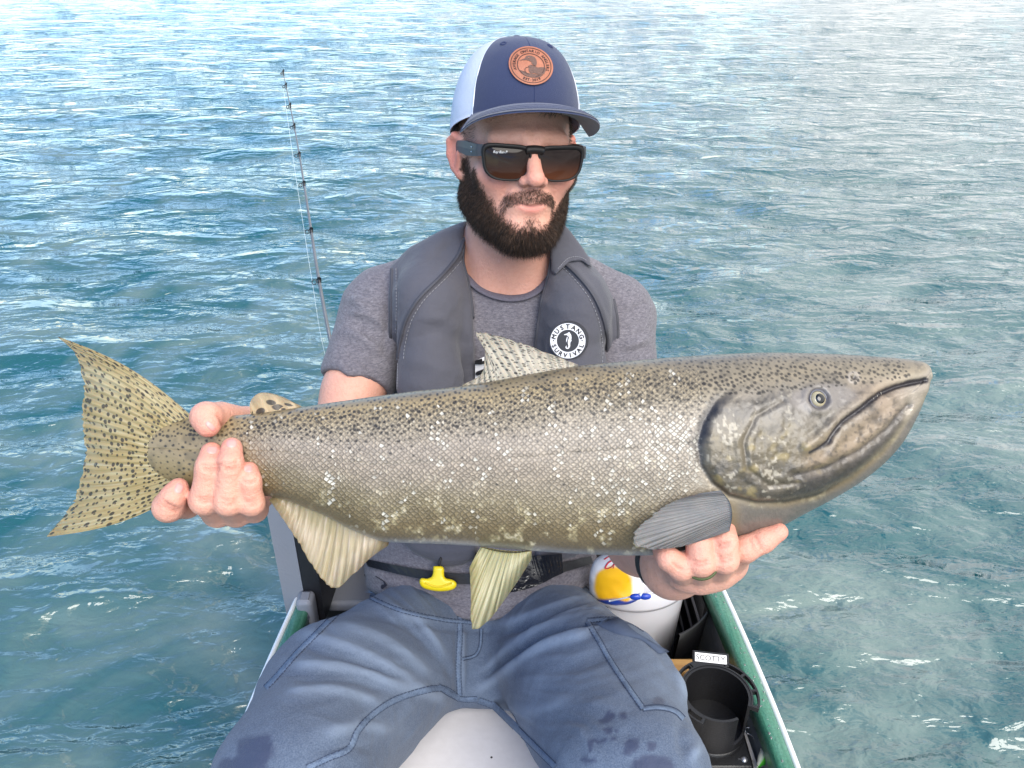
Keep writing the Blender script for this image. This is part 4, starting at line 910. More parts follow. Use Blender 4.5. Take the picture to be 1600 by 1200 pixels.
def sd_head(pw):
    p = toH(pw); x, y, z = p[:, 0], p[:, 1], p[:, 2]
    s = np.stack([np.abs(x), y, z], 1)                          # mirrored
    d = ell(p, (0, .018, .035), (.0755, .096, .092))
    d = smin(d, ell(p, (0, -.020, -.032), (.0625, .070, .080)), .03)
    d = smin(d, cap(s, (.050, .008, -.050), (.012, -.066, -.090), .023, .021), .022)
    d = smin(d, ell(p, (0, -.072, -.092), (.022, .019, .017)), .018)
    d = smin(d, ell(s, (.042, -.057, -.020), (.026, .022, .020)), .02)
    d = smin(d, cap(s, (.010, -.083, .026), (.044, -.066, .024), .011, .010), .014)
    d = smax(d, -ell(s, (.032, -.098, .002), (.020, .016, .011)), .012)
    d = smin(d, ell(s, (.032, -.074, .002), (.014, .012, .011)), .006)
    d = smin(d, cap(p, (0, -.082, .022), (0, -.108, -.021), .0075, .0105), .012)
    d = smin(d, ell(p, (0, -.109, -.024), (.0112, .0112, .0098)), .006)
    d = smin(d, ell(s, (.0125, -.098, -.0275), (.0070, .0100, .0072)), .006)
    d = smax(d, -ell(s, (.0065, -.105, -.0335), (.0038, .0055, .0028)), .003)
    d = smin(d, ell(p, (0, -.078, -.055), (.030, .018, .020)), .012)        # muzzle
    ml = -.0580 + 16.0 * np.minimum(s[:, 0], .03) ** 2
    lip = np.abs(z - ml); prof = np.clip(1 - (s[:, 0] / .027) ** 2, 0, 1)
    d = d - .0022 * prof * np.exp(-((z - ml + .0062) / .0052) ** 2) * (y < -.05) - .0022 * prof * np.exp(-((z - ml - .0048) / .004) ** 2) * (y < -.05)
    d = d + .0030 * np.clip(1.15 - s[:, 0] / .031, 0, 1) ** .5 * np.exp(-(lip / .0016) ** 2) * (y < -.05)
    d = d + .0024 * np.exp(-(((s[:, 0] - .030 - .25 * (-.036 - z)) / .004) ** 2)) * sstep(-.062, -.05, z) * sstep(-.026, -.036, z) * (y < -.04)   # smile folds
    # ears
    ea = EAR
    de = chain(s, ea, [.0045, .0048, .0050, .0052, .0052, .0055, .0075], .004)
    de = smin(de, ell(s, (.0785, .013, .003), (.0050, .016, .022), Matrix.Rotation(rad(-28), 3, 'Z')), .006)
    de = smin(de, cap(s, (.078, .006, -.010), (.079, -.001, .006), .005, .004), .005)
    d = smin(d, de, .006)
    return d * HS
NKT = HL((0, .022, -.060))
def sd_neck(p):
    d = cap(p, NKT, NB, .0555, .060)
    d = smin(d, cap(p, HL((.045, .03, -.05)), A(.02, 1.025, .745), .012, .011), .02)
    d = smin(d, cap(p, HL((-.045, .03, -.05)), A(-.035, 1.025, .745), .012, .011), .02)
    return d
def sd_chest(p):
    d = ell(p, (-.02, 1.095, .605), (.165, .105, .165))
    d = smin(d, cap(p, S_L, S_R, .036), .05)
    d = smin(d, cap(p, A(-.02, 1.085, .79), S_L + A(.01, .02, .01), .052, .034), .04)
    d = smin(d, cap(p, A(.01, 1.085, .79), S_R + A(-.01, .02, .01), .052, .034), .04)
    d = smin(d, cap(p, A(-.02, 1.035, .742), S_L + A(.04, -.02, .0), .010, .006), .02)
    d = smin(d, cap(p, A(.005, 1.035, .742), S_R + A(-.04, -.02, .0), .010, .006), .02)
    return smax(d, .655 - p[:, 2], .01)
def hand_l():
    k = lambda *a: P(*a)
    return dict(
        wrist=W_L, palm=[(k(352, 772, .782), .0150), (k(376, 778, .786), .0150), (k(402, 770, .790), .0145), (k(336, 752, .782), .0150)],
        heel=k(424, 716, .802),
        fingers=[
            [(k(330, 707, .690), .0098), (k(326, 730, .682), .0112), (k(320, 781, .690), .0130), (k(340, 800, .735), .0138), (k(356, 778, .782), .0150)],
            [(k(362, 700, .686), .0098), (k(360, 726, .679), .0112), (k(357, 783, .687), .0128), (k(370, 800, .735), .0136), (k(380, 780, .786), .0148)],
            [(k(390, 735, .690), .0082), (k(391, 752, .684), .0095), (k(393, 786, .692), .0110), (k(398, 796, .738), .0118), (k(404, 772, .790), .0140)],
            [(k(279, 762, .690), .0092), (k(271, 776, .688), .0112), (k(263, 792, .694), .0130), (k(292, 788, .735), .0125), (k(338, 756, .780), .0145)]],
        thumb=[(k(325, 664, .688), .0108), (k(322, 652, .692), .0128), (k(345, 650, .722), .0130), (k(384, 662, .770), .0155), (k(412, 700, .798), .0190)])
def hand_r():
    k = lambda *a: P(*a)
    return dict(
        wrist=W_R, palm=[(k(1068, 896, .745), .0145), (k(1094, 899, .742), .0145), (k(1120, 893, .738), .0145), (k(1142, 880, .735), .0140)],
        heel=k(1056, 888, .785),
        fingers=[
            [(k(1034, 862, .684), .0086), (k(1044, 873, .674), .0102), (k(1064, 886, .678), .0112), (k(1068, 895, .742), .0130)],
            [(k(1092, 835, .683), .0100), (k(1093, 852, .674), .0113), (k(1095, 878, .674), .0122), (k(1094, 897, .742), .0135)],
            [(k(1132, 826, .684), .0098), (k(1132, 846, .675), .0112), (k(1132, 874, .676), .0120), (k(1120, 892, .738), .0135)],
            [(k(1217, 831, .692), .0086), (k(1192, 845, .690), .0105), (k(1164, 858, .690), .0112), (k(1142, 880, .734), .0128)]],
        thumb=[(k(1122, 800, .795), .0100), (k(1104, 826, .800), .0115), (k(1076, 862, .802), .0150)])
HAND_L, HAND_R = hand_l(), hand_r()
def sd_hand(p, h):
    d = None
    pl = h['palm']; 
    for i in range(len(pl)):
        c = cap(p, pl[i][0], h['heel'], pl[i][1], .0172); d = c if d is None else smin(d, c, .012)
    for i in range(len(pl) - 1):
        d = smin(d, cap(p, pl[i][0], pl[(i + 1) % len(pl)][0], pl[i][1] * .9), .010)
    d = smin(d, cap(p, h['heel'], h['wrist'], .0205, .0228), .02)
    fd = None
    for fg in h['fingers']:
        rs = [q[1] * (.95 if i in (0, 1) else .98) for i, q in enumerate(fg)]
        c = chain(p, [q[0] for q in fg], rs, .005)
        # knuckle swell
        fd = c - .0 if fd is None else smin(fd, c, .0008)
    d = smin(d, fd, .004)
    th = h['thumb']; n = len(th) // 2
    d = smin(d, chain(p, [q[0] for q in th[n:]], [q[1] for q in th[n:]], .006), .008)
    d = smin(d, chain(p, [q[0] for q in th[:n + 1]], [q[1] for q in th[:n + 1]], .005), .0012)
    return d
def sd_arm(p, S, E, W):
    d = cap(p, S, E, .036, .038)
    m = S * .5 + E * .5; d = smin(d, ell(p, m, (.038, .041, .041)), .03)
    q = E * .68 + W * .32
    d = smin(d, chain(p, [E, q, W], [.038, .043, .0265], .02), .02)
    return d
PARTS = []
def part(fn, pts, pad):
    q = np.array(pts); PARTS.append((fn, q.min(0) - pad, q.max(0) + pad))
part(sd_head, [HC - .13, HC + .13], .03)
part(sd_neck, [NKT, NB], .10)
part(sd_chest, [A(-.20, .97, .66), A(.17, 1.2, .80)], .06)
part(lambda p: sd_arm(p, S_L, E_L, W_L), [S_L, E_L, W_L], .08)
part(lambda p: sd_arm(p, S_R, E_R, W_R), [S_R, E_R, W_R], .08)
part(lambda p: sd_hand(p, HAND_L), [q[0] for f_ in HAND_L['fingers'] + [HAND_L['thumb'], HAND_L['palm']] for q in f_] + [W_L], .05)
part(lambda p: sd_hand(p, HAND_R), [q[0] for f_ in HAND_R['fingers'] + [HAND_R['thumb'], HAND_R['palm']] for q in f_] + [W_R], .05)
def sd_body(p):
    d = np.full(len(p), .3, np.float32); 
    for fn, lo, hi in PARTS:
        m = ((p > lo) & (p < hi)).all(1)
        if m.any(): d[m] = smin(d[m], fn(p[m]).astype(np.float32), .022)
    return d
bv, bf = polygonise(sd_body, (-.36, .44, .24), (.36, 1.26, 1.10), .0023)
bv = relax(bv, bf, 2, .5)
bn = vnormals(bv, bf)
# ---- skin colour, beard mask
hp = (bv - HC) @ HR / HS
hx, hy, hz = hp[:, 0], hp[:, 1], hp[:, 2]; ax = np.abs(hx)
inhead = (np.linalg.norm(hp, axis=1) < .16) & (hz > -.16)
SK = np.array(lin(222, 169, 147)); col = np.tile(SK, (len(bv), 1))
blot = vnoise(bv, 28, 3, 3)
col = col * (1 + .10 * blot)[:, None]
def blend(m, k):
    global col
    m = np.clip(m, 0, 1); col = col * (1 - m[:, None]) + np.array(lin(*k))[None] * m[:, None]
blend(inhead * .75 * np.exp(-(((ax - .045) / .024) ** 2 + ((hz + .022) / .022) ** 2)) * (hy < -.02), (216, 132, 116))
blend(inhead * .55 * np.exp(-((hx / .02) ** 2 + ((hz + .020) / .018) ** 2)) * (hy < -.09), (218, 136, 122))
blend(inhead * .75 * sstep(.074, .082, ax) * (hy > -.02) * (hz < .05) * (hz > -.05), (214, 118, 100))
ml = -.0580 + 16.0 * np.minimum(ax, .03) ** 2
blend(inhead * .75 * np.clip(1 - (ax / .026) ** 2, 0, 1) * np.exp(-((hz - ml + .005) / .006) ** 2) * (hy < -.06), (196, 108, 102))
blend(inhead * .85 * np.clip(1.15 - (ax / .031), 0, 1) * np.exp(-((hz - ml) / .0022) ** 2) * (hy < -.06), (110, 48, 46))
for H_ in (HAND_L, HAND_R):
    for fg in H_['fingers'] + [H_['thumb']]:
        dd = np.linalg.norm(bv - fg[0][0], axis=1); blend(.5 * np.exp(-(dd / .014) ** 2), (222, 134, 120))
        for kn in fg[1:3]:
            dd = np.linalg.norm(bv - kn[0], axis=1); blend(.28 * np.exp(-(dd / .013) ** 2), (206, 122, 104))
# knuckle creases
crease = np.zeros(len(bv))
cpx, cpy, cdp = proj(bv); facing = ((CAM - bv) * bn).sum(1) > 0
for pl in ([(317, 730), (330, 733), (343, 729)], [(319, 735), (331, 737), (341, 734)], [(349, 728), (360, 731), (371, 727)], [(351, 733), (361, 735), (370, 732)], [(381, 752), (390, 754), (399, 751)], [(308, 777), (320, 780), (332, 777)], [(345, 779), (356, 782), (368, 779)], [(383, 782), (392, 784), (400, 781)],
           [(1084, 876), (1094, 879), (1104, 876)], [(1122, 848), (1132, 850), (1141, 847)], [(1122, 870), (1132, 872), (1142, 869)], [(1180, 838), (1186, 850), (1190, 858)], [(1172, 842), (1177, 853), (1180, 862)], [(1052, 880), (1058, 886), (1066, 890)],
           [(310, 783), (321, 786), (331, 783)], [(347, 786), (357, 789), (367, 786)], [(385, 788), (393, 790), (400, 787)], [(315, 725), (330, 727), (344, 724)], [(350, 722), (361, 724), (371, 721)], [(256, 790), (266, 797), (276, 800)], [(258, 784), (268, 791), (279, 795)], [(340, 648), (345, 656), (347, 664)], [(1084, 881), (1094, 885), (1105, 881)], [(1122, 876), (1132, 879), (1142, 875)], [(1122, 853), (1132, 856), (1141, 852)]):
    crease += np.exp(-(seg_dist(cpx, cpy, pl) / 2.0) ** 2)
crease *= facing * (cdp < .86)
bv = bv - bn * (np.clip(crease, 0, 1) * .0018)[:, None]
blend(.5 * np.clip(crease, 0, 1), (168, 94, 80))
# beard: which skin grows it
zc = np.interp(ax, [0, .012, .020, .034, .044, .054, .064, .072, .080], [-.083, -.086, -.087, -.076, -.060, -.048, -.031, .002, .03])
bm = sstep(.013, -.011, hz - zc - .006 * vnoise(bv, 150, 8, 2)) * sstep(.032, .018, hy) * sstep(-.138, -.120, hz) * (inhead)
bm = bm * sstep(-.012, .006, (-.105 + np.clip(hy + .045, 0, .09) * .75) * -1 + hz + .010 + 0 * hy)      # clean line along the jaw towards the neck
mous = sstep(.0045, -.001, np.abs(hz - (-.0455 - 8.0 * ax ** 2)) - .0065 + .05 * np.maximum(ax - .02, 0)) * sstep(.038, .030, ax) * (hy < -.05)
corn = sstep(.0055, .001, np.abs(ax - .0335)) * sstep(-.049, -.054, hz) * sstep(-.085, -.078, hz) * (hy < -.03)
soul = .5 * np.exp(-((hx / .010) ** 2 + ((hz + .080) / .009) ** 2)) * (hy < -.05)
bm = np.clip(np.maximum.reduce([bm, mous * .85 * inhead, corn * .55 * inhead, soul * inhead]), 0, 1)
hairm = inhead * sstep(-.012, .008, hz - .004) * sstep(.060, .068, ax) * (ax < .080) * sstep(-.050, -.036, hy + .25 * np.maximum(hz - .03, 0)) * (hy < .2)
side = inhead * sstep(.062, .068, ax) * (ax < .0775) * sstep(-.026, -.016, hy) * sstep(.008, -.002, hy) * (hz > -.06) * (hz < .05)
hairm = np.maximum(hairm * .9, side)
back = inhead * (hy > .035) * (hz > -.075) * (ax < .079); hairm = np.maximum(hairm, back)
earsd = chain(np.stack([ax, hy, hz], 1), [A(*q) for q in EAR], [.006] * 7, .004); earsd = np.minimum(earsd, ell(np.stack([ax, hy, hz], 1), (.0815, .016, .004), (.009, .020, .026))); hairm = hairm * sstep(.001, .004, earsd); bm = bm * sstep(.0005, .003, earsd)
neckmask = 1 - inhead
blend(.80 * bm, (64, 46, 38)); blend(.55 * hairm, (70, 54, 44))
M_skin = mat('skin', SK, .48, attr='col', spec=.45, sss=.08, bump=[(300, .0009), (1100, .0006)], noise=[(160, .22, lin(200, 128, 108)), (45, .2, lin(226, 166, 146)), (700, .15, lin(186, 116, 98))])
body = mk('body', bv, bf, M_skin, man, col=col)
BODY_BVH = bvh_of(bv, bf)
# ---- nails
M_nail = mat('nail', lin(222, 150, 142), .4, coat=.1)
def nail(px, py, ang, w, l):
    """a curved plate laid on the finger at px, py"""
    c, n = cast(BODY_BVH, px, py)
    if c is None: return
    ca, sa = math.cos(rad(ang)), math.sin(rad(ang)); vs = []; nu, nv = 9, 9
    for i in range(nu):
        for j in range(nv):
            a, b = (i / (nu - 1) * 2 - 1), (j / (nv - 1) * 2 - 1)
            a2, b2 = a * math.sqrt(1 - b * b * .42), b * math.sqrt(1 - a * a * .42)
            x = px + (a2 * w * ca - b2 * l * sa); y = py + (a2 * w * sa + b2 * l * ca)
            h, nn = cast(BODY_BVH, x, y)
            if h is None or np.linalg.norm(h - c) > .02: h, nn = c, n
            vs.append(h + nn * (.0007 - .0010 * max(abs(a), abs(b)) ** 6))
    mk('fingernail', np.array(vs), gridf(nu, nv), M_nail, body)
for a in ((332, 703, 4, 9.5, 6.5), (362, 693, 3, 9.5, 7), (388, 732, 2, 7, 6.5), (280, 763, 24, 7.5, 9), (329, 666, -45, 5, 10.5)): nail(*a)
# ---- beard and hair strands
def strands(name, mask, length, mt, density, seed, droop, spread=.24, rad0=.00019):
    g = np.random.default_rng(seed)
    tri = bf[mask[bf].mean(1) > .12]
    a, b, c, d = (bv[tri[:, i]] for i in range(4)); area = .5 * np.linalg.norm(np.cross(c - a, d - b), axis=1) * mask[tri].mean(1) ** 1.2
    n = int(density * area.sum()); k = g.choice(len(tri), n, p=area / area.sum()); u, w = g.random((2, n, 1))
    p0 = (a[k] * (1 - u) + b[k] * u) * (1 - w) + (d[k] * (1 - u) + c[k] * u) * w; nn = bn[tri[k, 0]]
    lm = length(p0) * g.uniform(.55, 1.15, n) * (.35 + .65 * mask[tri[k]].mean(1))
    dr = droop(p0, nn) ; jit = g.normal(0, spread, (n, 3))
    d0 = nn * .8 + dr * .6 + jit; d0 /= np.linalg.norm(d0, axis=1)[:, None]
    d1 = d0 + dr * .8 + g.normal(0, spread * .7, (n, 3)); d1 /= np.linalg.norm(d1, axis=1)[:, None]
    pts = np.stack([p0 - d0 * .0008, p0 + d0 * lm[:, None] * .5, p0 + d0 * lm[:, None] * .5 + d1 * lm[:, None] * .5], 1)
    t = np.cross(d0, g.normal(0, 1, (n, 3))); t /= np.linalg.norm(t, axis=1)[:, None]; s = np.cross(d0, t)
    rr = rad0 * g.uniform(.7, 1.3, n)
    vs = []
    for j, f_ in enumerate((1., .8)):
        for q in range(3):
            th = q * 2.0944; vs.append(pts[:, j] + (t * math.cos(th) + s * math.sin(th)) * (rr * f_)[:, None])
    vs.append(pts[:, 2]); V = np.stack(vs, 1).reshape(-1, 3); base = np.arange(n)[:, None] * 7
    fs = []
    for q in range(3):
        q2 = (q + 1) % 3
        fs += [np.c_[base + q, base + q2, base + 3 + q2], np.c_[base + q, base + 3 + q2, base + 3 + q], np.c_[base + 3 + q, base + 3 + q2, base + 6]]
    cv = g.uniform(0, 1, n); c0, c1 = np.array(lin(24, 18, 16)), np.array(lin(106, 82, 66))
    up_ = np.clip((((p0 - HC) @ HR)[:, 2] + .10) / .08, 0, 1); cc = c0 + (c1 - c0) * np.clip(cv ** 2.2 + .18 * up_, 0, 1)[:, None]
    return mk(name, V, np.concatenate(fs), mt, man, col=np.repeat(cc, 7, 0))
M_hair = mat('beard_hair', (.02, .014, .01), .5, attr='col', spec=.4)
Hdown = HR @ A(0, -.15, -1)
def blen(p):
    q = (p - HC) @ HR / HS; L_ = np.interp(q[:, 2], [-.115, -.09, -.06, -.03, .02], [.019, .0165, .0095, .0055, .0035]); return np.where((np.abs(q[:, 0]) < .034) & (q[:, 2] > -.072) & (q[:, 1] < -.05), .0048, L_)
strands('beard', bm, blen, M_hair, 1.25e6, 4, lambda p, n: np.tile(Hdown, (len(p), 1)))
strands('hair', hairm, lambda p: np.full(len(p), .008), M_hair, 1.6e5, 5, lambda p, n: np.tile(HR @ A(0, .6, -.5), (len(p), 1)), .2)
# a lock of hair out from under the cap
lk = MB(); g_ = np.random.default_rng(8)
for i in range(26):
    x0 = .020 + g_.uniform(-.012, .014); lk.tube(spline([HL((x0, -.080, .068)), HL((x0 + .004, -.0905, .060)), HL((x0 + g_.uniform(-.006, .012), -.0925, .051 + g_.uniform(-.002, .005)))], 8), np.linspace(.0004, .0001, 8), 4)
lk.build('hair_lock', mat('dark_hair', lin(52, 38, 32), .5), man)
# ------------------------------------------------------------ clothes
def sd_torso(p):
    d = ell(p, (-.02, 1.095, .605), (.176, .116, .172))
    d = smin(d, cap(p, S_L, S_R, .053, .053), .045)
    d = smin(d, cap(p, A(-.02, 1.085, .775), S_L + A(.01, .02, .012), .060, .050), .035)
    d = smin(d, cap(p, A(.01, 1.085, .775), S_R + A(-.01, .02, .012), .060, .050), .035)
    d = smin(d, ell(p, (-.042, 1.0, .43), (.168, .135, .17)), .06)
    d = smin(d, ell(p, (-.048, .955, .318), (.184, .152, .100)), .05)
    return d
NECKH = [(700, 415), (728, 428), (745, 444), (768, 456), (800, 462), (832, 455), (852, 438), (864, 420), (880, 400), (880, 300), (690, 300)]
HEM = ([500, 545, 600, 650, 700, 760, 810, 850, 890, 930, 975], [880, 900, 934, 952, 962, 970, 962, 950, 932, 908, 886])
def sleeve(p, S, E, t1, r0, r1):
    q = S + (E - S) * t1; ax_ = unit(E - S)
    d = cap(p, S, S + (E - S) * (t1 + .25), r0, r1); cut = (p - q.astype(np.float32)) @ ax_.astype(np.float32)
    d = smax(d, cut, .004)
    inner = np.maximum(cap(p, S, E, .044, .042), -(cut + .025)); return np.maximum(d, -inner)
def sd_shirt(p):
    d = sd_torso(p)
    px, py, dp = proj(p)
    d = smin(d, sleeve(p, S_L, E_L, .46, .055, .0515), .014)
    d = smin(d, sleeve(p, S_R, E_R, .52, .055, .051), .014)
    d = np.maximum(d, (py - np.interp(px, *HEM)) * dp / F * .9)
    nk = poly_sd(px, py, NECKH) * dp / F
    d = np.maximum(d, -np.maximum(nk, p[:, 1] - 1.10)); d = np.maximum(d, -cap(p, NKT, NB + A(0, .0, .02), .064, .064))
    return d.astype(np.float32)
def fold(v, n, lines, dep=None):
    """raise or sink the surface along creases given in the photograph"""
    px, py, dp = proj(v); face = sstep(-.1, .25, (n * unit(CAM - A(0, .9, .5))).sum(1))
    h = np.zeros(len(v))
    for pl, amp, w in lines:
        q = spline(pl, max(10, len(pl) * 6)); x0, x1, y0, y1 = q[:, 0].min() - 4 * w, q[:, 0].max() + 4 * w, q[:, 1].min() - 4 * w, q[:, 1].max() + 4 * w
        m = np.nonzero((px > x0) & (px < x1) & (py > y0) & (py < y1))[0]
        if len(m) == 0: continue
        # taper to the ends
        d = seg_dist(px[m], py[m], [tuple(a) for a in q]); e = np.minimum(np.hypot(px[m] - q[0, 0], py[m] - q[0, 1]), np.hypot(px[m] - q[-1, 0], py[m] - q[-1, 1]))
        h[m] += amp * np.exp(-(d / w) ** 2) * sstep(0, 5 * w, e + w)
    global FOLD_H
    FOLD_H = h * face
    return v + n * (h * face)[:, None]
sv, sf = polygonise(sd_shirt, (-.34, .74, .19), (.33, 1.30, .86), .0035)
sv = relax(sv, sf, 2, .5); sn = vnormals(sv, sf)
sv = sv + sn * (.0030 * vnoise(sv * A(1.0, 1.0, 2.0), 12, 4, 2) + .0012 * vnoise(sv, 40, 6, 2))[:, None]
# sleeve and hem creases
SL = []
gs = np.random.default_rng(12)
for i in range(11):
    y = 455 + i * 12; SL.append(([(606 - i * .5, y + 30 + i * 2), (575 - i, y + 18 + gs.uniform(-5, 5)), (545 - i * 1.5, y + 4 + gs.uniform(-8, 8))], gs.choice([.0062, -.0030]), gs.uniform(4.5, 7.5)))
SL += [([(604, 430), (606, 500), (600, 560)], -.003, 6), ([(520, 558), (560, 566), (606, 592)], -.0012, 2.5)]
for i in range(8):
    y = 470 + i * 13; SL.append(([(966, y + 20), (990, y + 12 + gs.uniform(-4, 4)), (1018, y + gs.uniform(-8, 8))], gs.choice([.0050, -.0030]), gs.uniform(4.5, 7)))
SL += [([(560, 880), (620, 915), (700, 935), (790, 940)], .0030, 9), ([(575, 905), (640, 935), (720, 950)], -.0028, 6), ([(780, 945), (860, 925), (925, 880)], .0035, 9), ([(800, 955), (870, 935), (930, 900)], -.0026, 5), ([(590, 870), (660, 905), (740, 915)], -.0022, 7), ([(850, 905), (900, 890), (930, 870)], -.003, 7),
       ([(760, 470), (800, 480), (840, 472)], .0012, 6), ([(755, 500), (790, 520), (830, 510)], -.0014, 8)]
sv = fold(sv, vnormals(sv, sf), SL)
M_shirt = mat('heather_jersey', lin(101, 99, 105), .9, noise=[((190, 190, 620), .8, lin(148, 144, 150)), ((500, 500, 1500), .5, lin(66, 62, 72)), (9, .25, lin(92, 86, 96))], bump=[(900, .0006), (60, .0010)], sheen=.15, spec=.2)
shirt = mk('t_shirt', sv, sf, M_shirt, man)
SH_BVH = bvh_of(sv, sf)
nb_ = drape(SH_BVH, [(716, 424), (728, 432), (745, 449), (768, 461), (800, 467), (832, 460), (852, 443), (866, 424)], .0015, 40, 6)
MB().tube(nb_, .0075, 10, flat=.35).build('neckband', mat('neckband_rib', lin(92, 88, 98), .9, noise=[((400, 400, 1200), .6, lin(120, 116, 126))], bump=[(700, .0006)], spec=.2), shirt)
# ---- trousers
HIP_L, HIP_R = A(-.120, .860, .262), A(.045, .860, .262)
KN_L, KN_R = P(460, 1226, .845), P(985, 1228, .845)
AN_L, AN_R = A(-.27, .36, .10), A(.19, .34, .10)
def sd_trousers(p):
    d = ell(p, (-.045, .935, .262), (.180, .138, .088))
    d = smin(d, ell(p, (-.040, .840, .262), (.125, .10, .062)), .04)
    for H_, K_, N_ in ((HIP_L, KN_L, AN_L), (HIP_R, KN_R, AN_R)):
        m = H_ * .45 + K_ * .55 + (A(-.036, 0, 0) if H_[0] < -.05 else A(.024, 0, 0))
        l = chain(p, [H_, m, K_], [.094, .100, .084], .02)
        l = smin(l, chain(p, [K_, K_ * .5 + N_ * .5 + A(0, .02, 0), N_], [.076, .070, .060], .03), .03)
        d = smin(d, l, .022)
    return d.astype(np.float32)
tv_, tf = polygonise(sd_trousers, (-.46, .20, .02), (.36, 1.12, .50), .0038)
tv_ = relax(tv_, tf, 2, .5); tn = vnormals(tv_, tf)
tv_ = tv_ + tn * (.0035 * vnoise(tv_, 9, 14, 2) + .0010 * vnoise(tv_, 45, 15, 2))[:, None]
TL = [([(470, 990), (560, 1020), (650, 1070), (700, 1095)], .0050, 9), ([(450, 1040), (540, 1045), (620, 1070), (680, 1085)], .0050, 8), ([(440, 1085), (520, 1080), (600, 1100)], .0042, 8), ([(520, 975), (600, 1000), (680, 1060)], .0045, 9),
      ([(470, 1012), (560, 1032), (645, 1072)], -.0040, 7), ([(450, 1060), (540, 1060), (610, 1080)], -.004, 7), ([(540, 955), (620, 970), (690, 1030), (715, 1075)], -.0050, 8), ([(600, 950), (660, 980), (705, 1050)], .0048, 8),
      ([(735, 1085), (790, 1045), (860, 1005), (930, 985)], .0065, 9), ([(745, 1070), (800, 1025), (870, 985), (950, 965)], -.0062, 7), ([(750, 1055), (800, 1010), (880, 965), (960, 945)], .0050, 8), ([(770, 1000), (850, 965), (930, 935), (975, 930)], -.004, 6), ([(745, 1090), (830, 1110), (900, 1090)], .0030, 10),
      ([(780, 980), (860, 950), (940, 925)], .004, 7), ([(500, 1150), (560, 1135), (620, 1140)], .004, 9), ([(480, 1180), (540, 1165), (600, 1170)], -.0035, 8), ([(840, 1120), (940, 1125), (1020, 1100)], -.0016, 12), ([(1000, 985), (1040, 1030), (1062, 1075)], -.0050, 8), ([(1035, 1035), (1060, 1060), (1072, 1100)], .006, 8),
      ([(1070, 1110), (1062, 1150), (1075, 1190)], -.004, 8), ([(1095, 1160), (1080, 1185), (1085, 1200)], .006, 8), ([(722, 975), (722, 1040), (722, 1090)], .0030, 4), ([(712, 980), (714, 1040), (716, 1085)], -.0022, 4),
      ([(580, 950), (640, 975), (720, 985), (800, 985), (880, 965), (950, 940)], -.0026, 4), ([(570, 930), (640, 960), (720, 972), (800, 970)], .002, 5)]
tv_ = fold(tv_, vnormals(tv_, tf), TL)
wear = np.clip(FOLD_H / .004, 0, 1)
# creases fanning out from the lap
tpx, tpy, tdp = proj(tv_); ang = np.arctan2(tpy - 1060, tpx - 728); rr_ = np.hypot(tpx - 728, tpy - 1060)
def ridged(a, b, s): return (1 - np.abs(vnoise(np.c_[a, b], 1, s, 2)) * 1.6)
fan = ridged(ang * 9 + .8 * vnoise(np.c_[tpx, tpy], 1 / 60., 2), rr_ / 170, 33) * sstep(60, 110, rr_) * sstep(420, 180, rr_)
fan2 = ridged(tpx / 70 + tpy / 26, tpy / 90 - tpx / 150, 35)
front_ = sstep(.0, .4, (vnormals(tv_, tf) * unit(CAM - A(0, .8, .3))).sum(1))
tv_ = tv_ + vnormals(tv_, tf) * ((.0026 * np.clip(fan, -.4, 1) + .0012 * np.clip(fan2, -.4, 1)) * front_)[:, None]
wear = np.clip(wear + .25 * sstep(.45, .95, fan) * front_, 0, 1); tpx, tpy, tdp = proj(tv_)
wn = vnoise(np.c_[tpx, tpy], 1 / 14., 3, 3)
wet = np.zeros(len(tv_))
for (cx_, cy_, rx_, ry_) in ((402, 1172, 30, 24), (380, 1198, 40, 16), (1020, 1196, 34, 15), (953, 1119, 8, 7), (975, 1118, 7, 6), (951, 1141, 8, 6), (987, 1164, 11, 11), (980, 1176, 8, 6), (1018, 1166, 9, 8), (922, 1166, 4, 10), (945, 1127, 9, 4), (934, 1158, 17, 3), (918, 1188, 12, 4), (958, 1153, 5, 4), (1030, 1096, 9, 6), (963, 1141, 4, 3)):
    wet = np.maximum(wet, sstep(1.2, .85, np.hypot((tpx - cx_) / rx_, (tpy - cy_) / ry_) + .35 * wn))
M_jean = mat('worn_blue_canvas', lin(70, 83, 104), .88, noise=[(7, .5, lin(92, 107, 130)), (30, .4, lin(60, 72, 94)), ((700, 700, 700), .4, lin(124, 136, 154))], bump=[(1100, .0006), (90, .0012)], spec=.25, sheen=.1)
def wetten(m):
    nt_ = m.node_tree; b = nt_.nodes['Principled BSDF']; l = b.inputs['Base Color'].links[0].from_socket
    a = nt_.nodes.new('ShaderNodeAttribute'); a.attribute_name = 'wear'; w = nt_.nodes.new('ShaderNodeMath'); w.operation = 'MULTIPLY'; w.inputs[1].default_value = .55; nt_.links.new(a.outputs['Fac'], w.inputs[0])
    x = nt_.nodes.new('ShaderNodeMix'); x.data_type = 'RGBA'; nt_.links.new(w.outputs[0], x.inputs['Factor']); nt_.links.new(l, x.inputs['A']); x.inputs['B'].default_value = (*lin(132, 147, 168), 1); l = x.outputs['Result']
    a = nt_.nodes.new('ShaderNodeAttribute'); a.attribute_name = 'wet'
    x = nt_.nodes.new('ShaderNodeMix'); x.data_type = 'RGBA'; nt_.links.new(a.outputs['Fac'], x.inputs['Factor']); nt_.links.new(l, x.inputs['A']); x.inputs['B'].default_value = (*lin(54, 62, 86), 1); nt_.links.new(x.outputs['Result'], b.inputs['Base Color'])
    r = nt_.nodes.new('ShaderNodeMapRange'); r.inputs['To Min'].default_value = .85; r.inputs['To Max'].default_value = .42; nt_.links.new(a.outputs['Fac'], r.inputs['Value']); nt_.links.new(r.outputs[0], b.inputs['Roughness'])
wetten(M_jean)
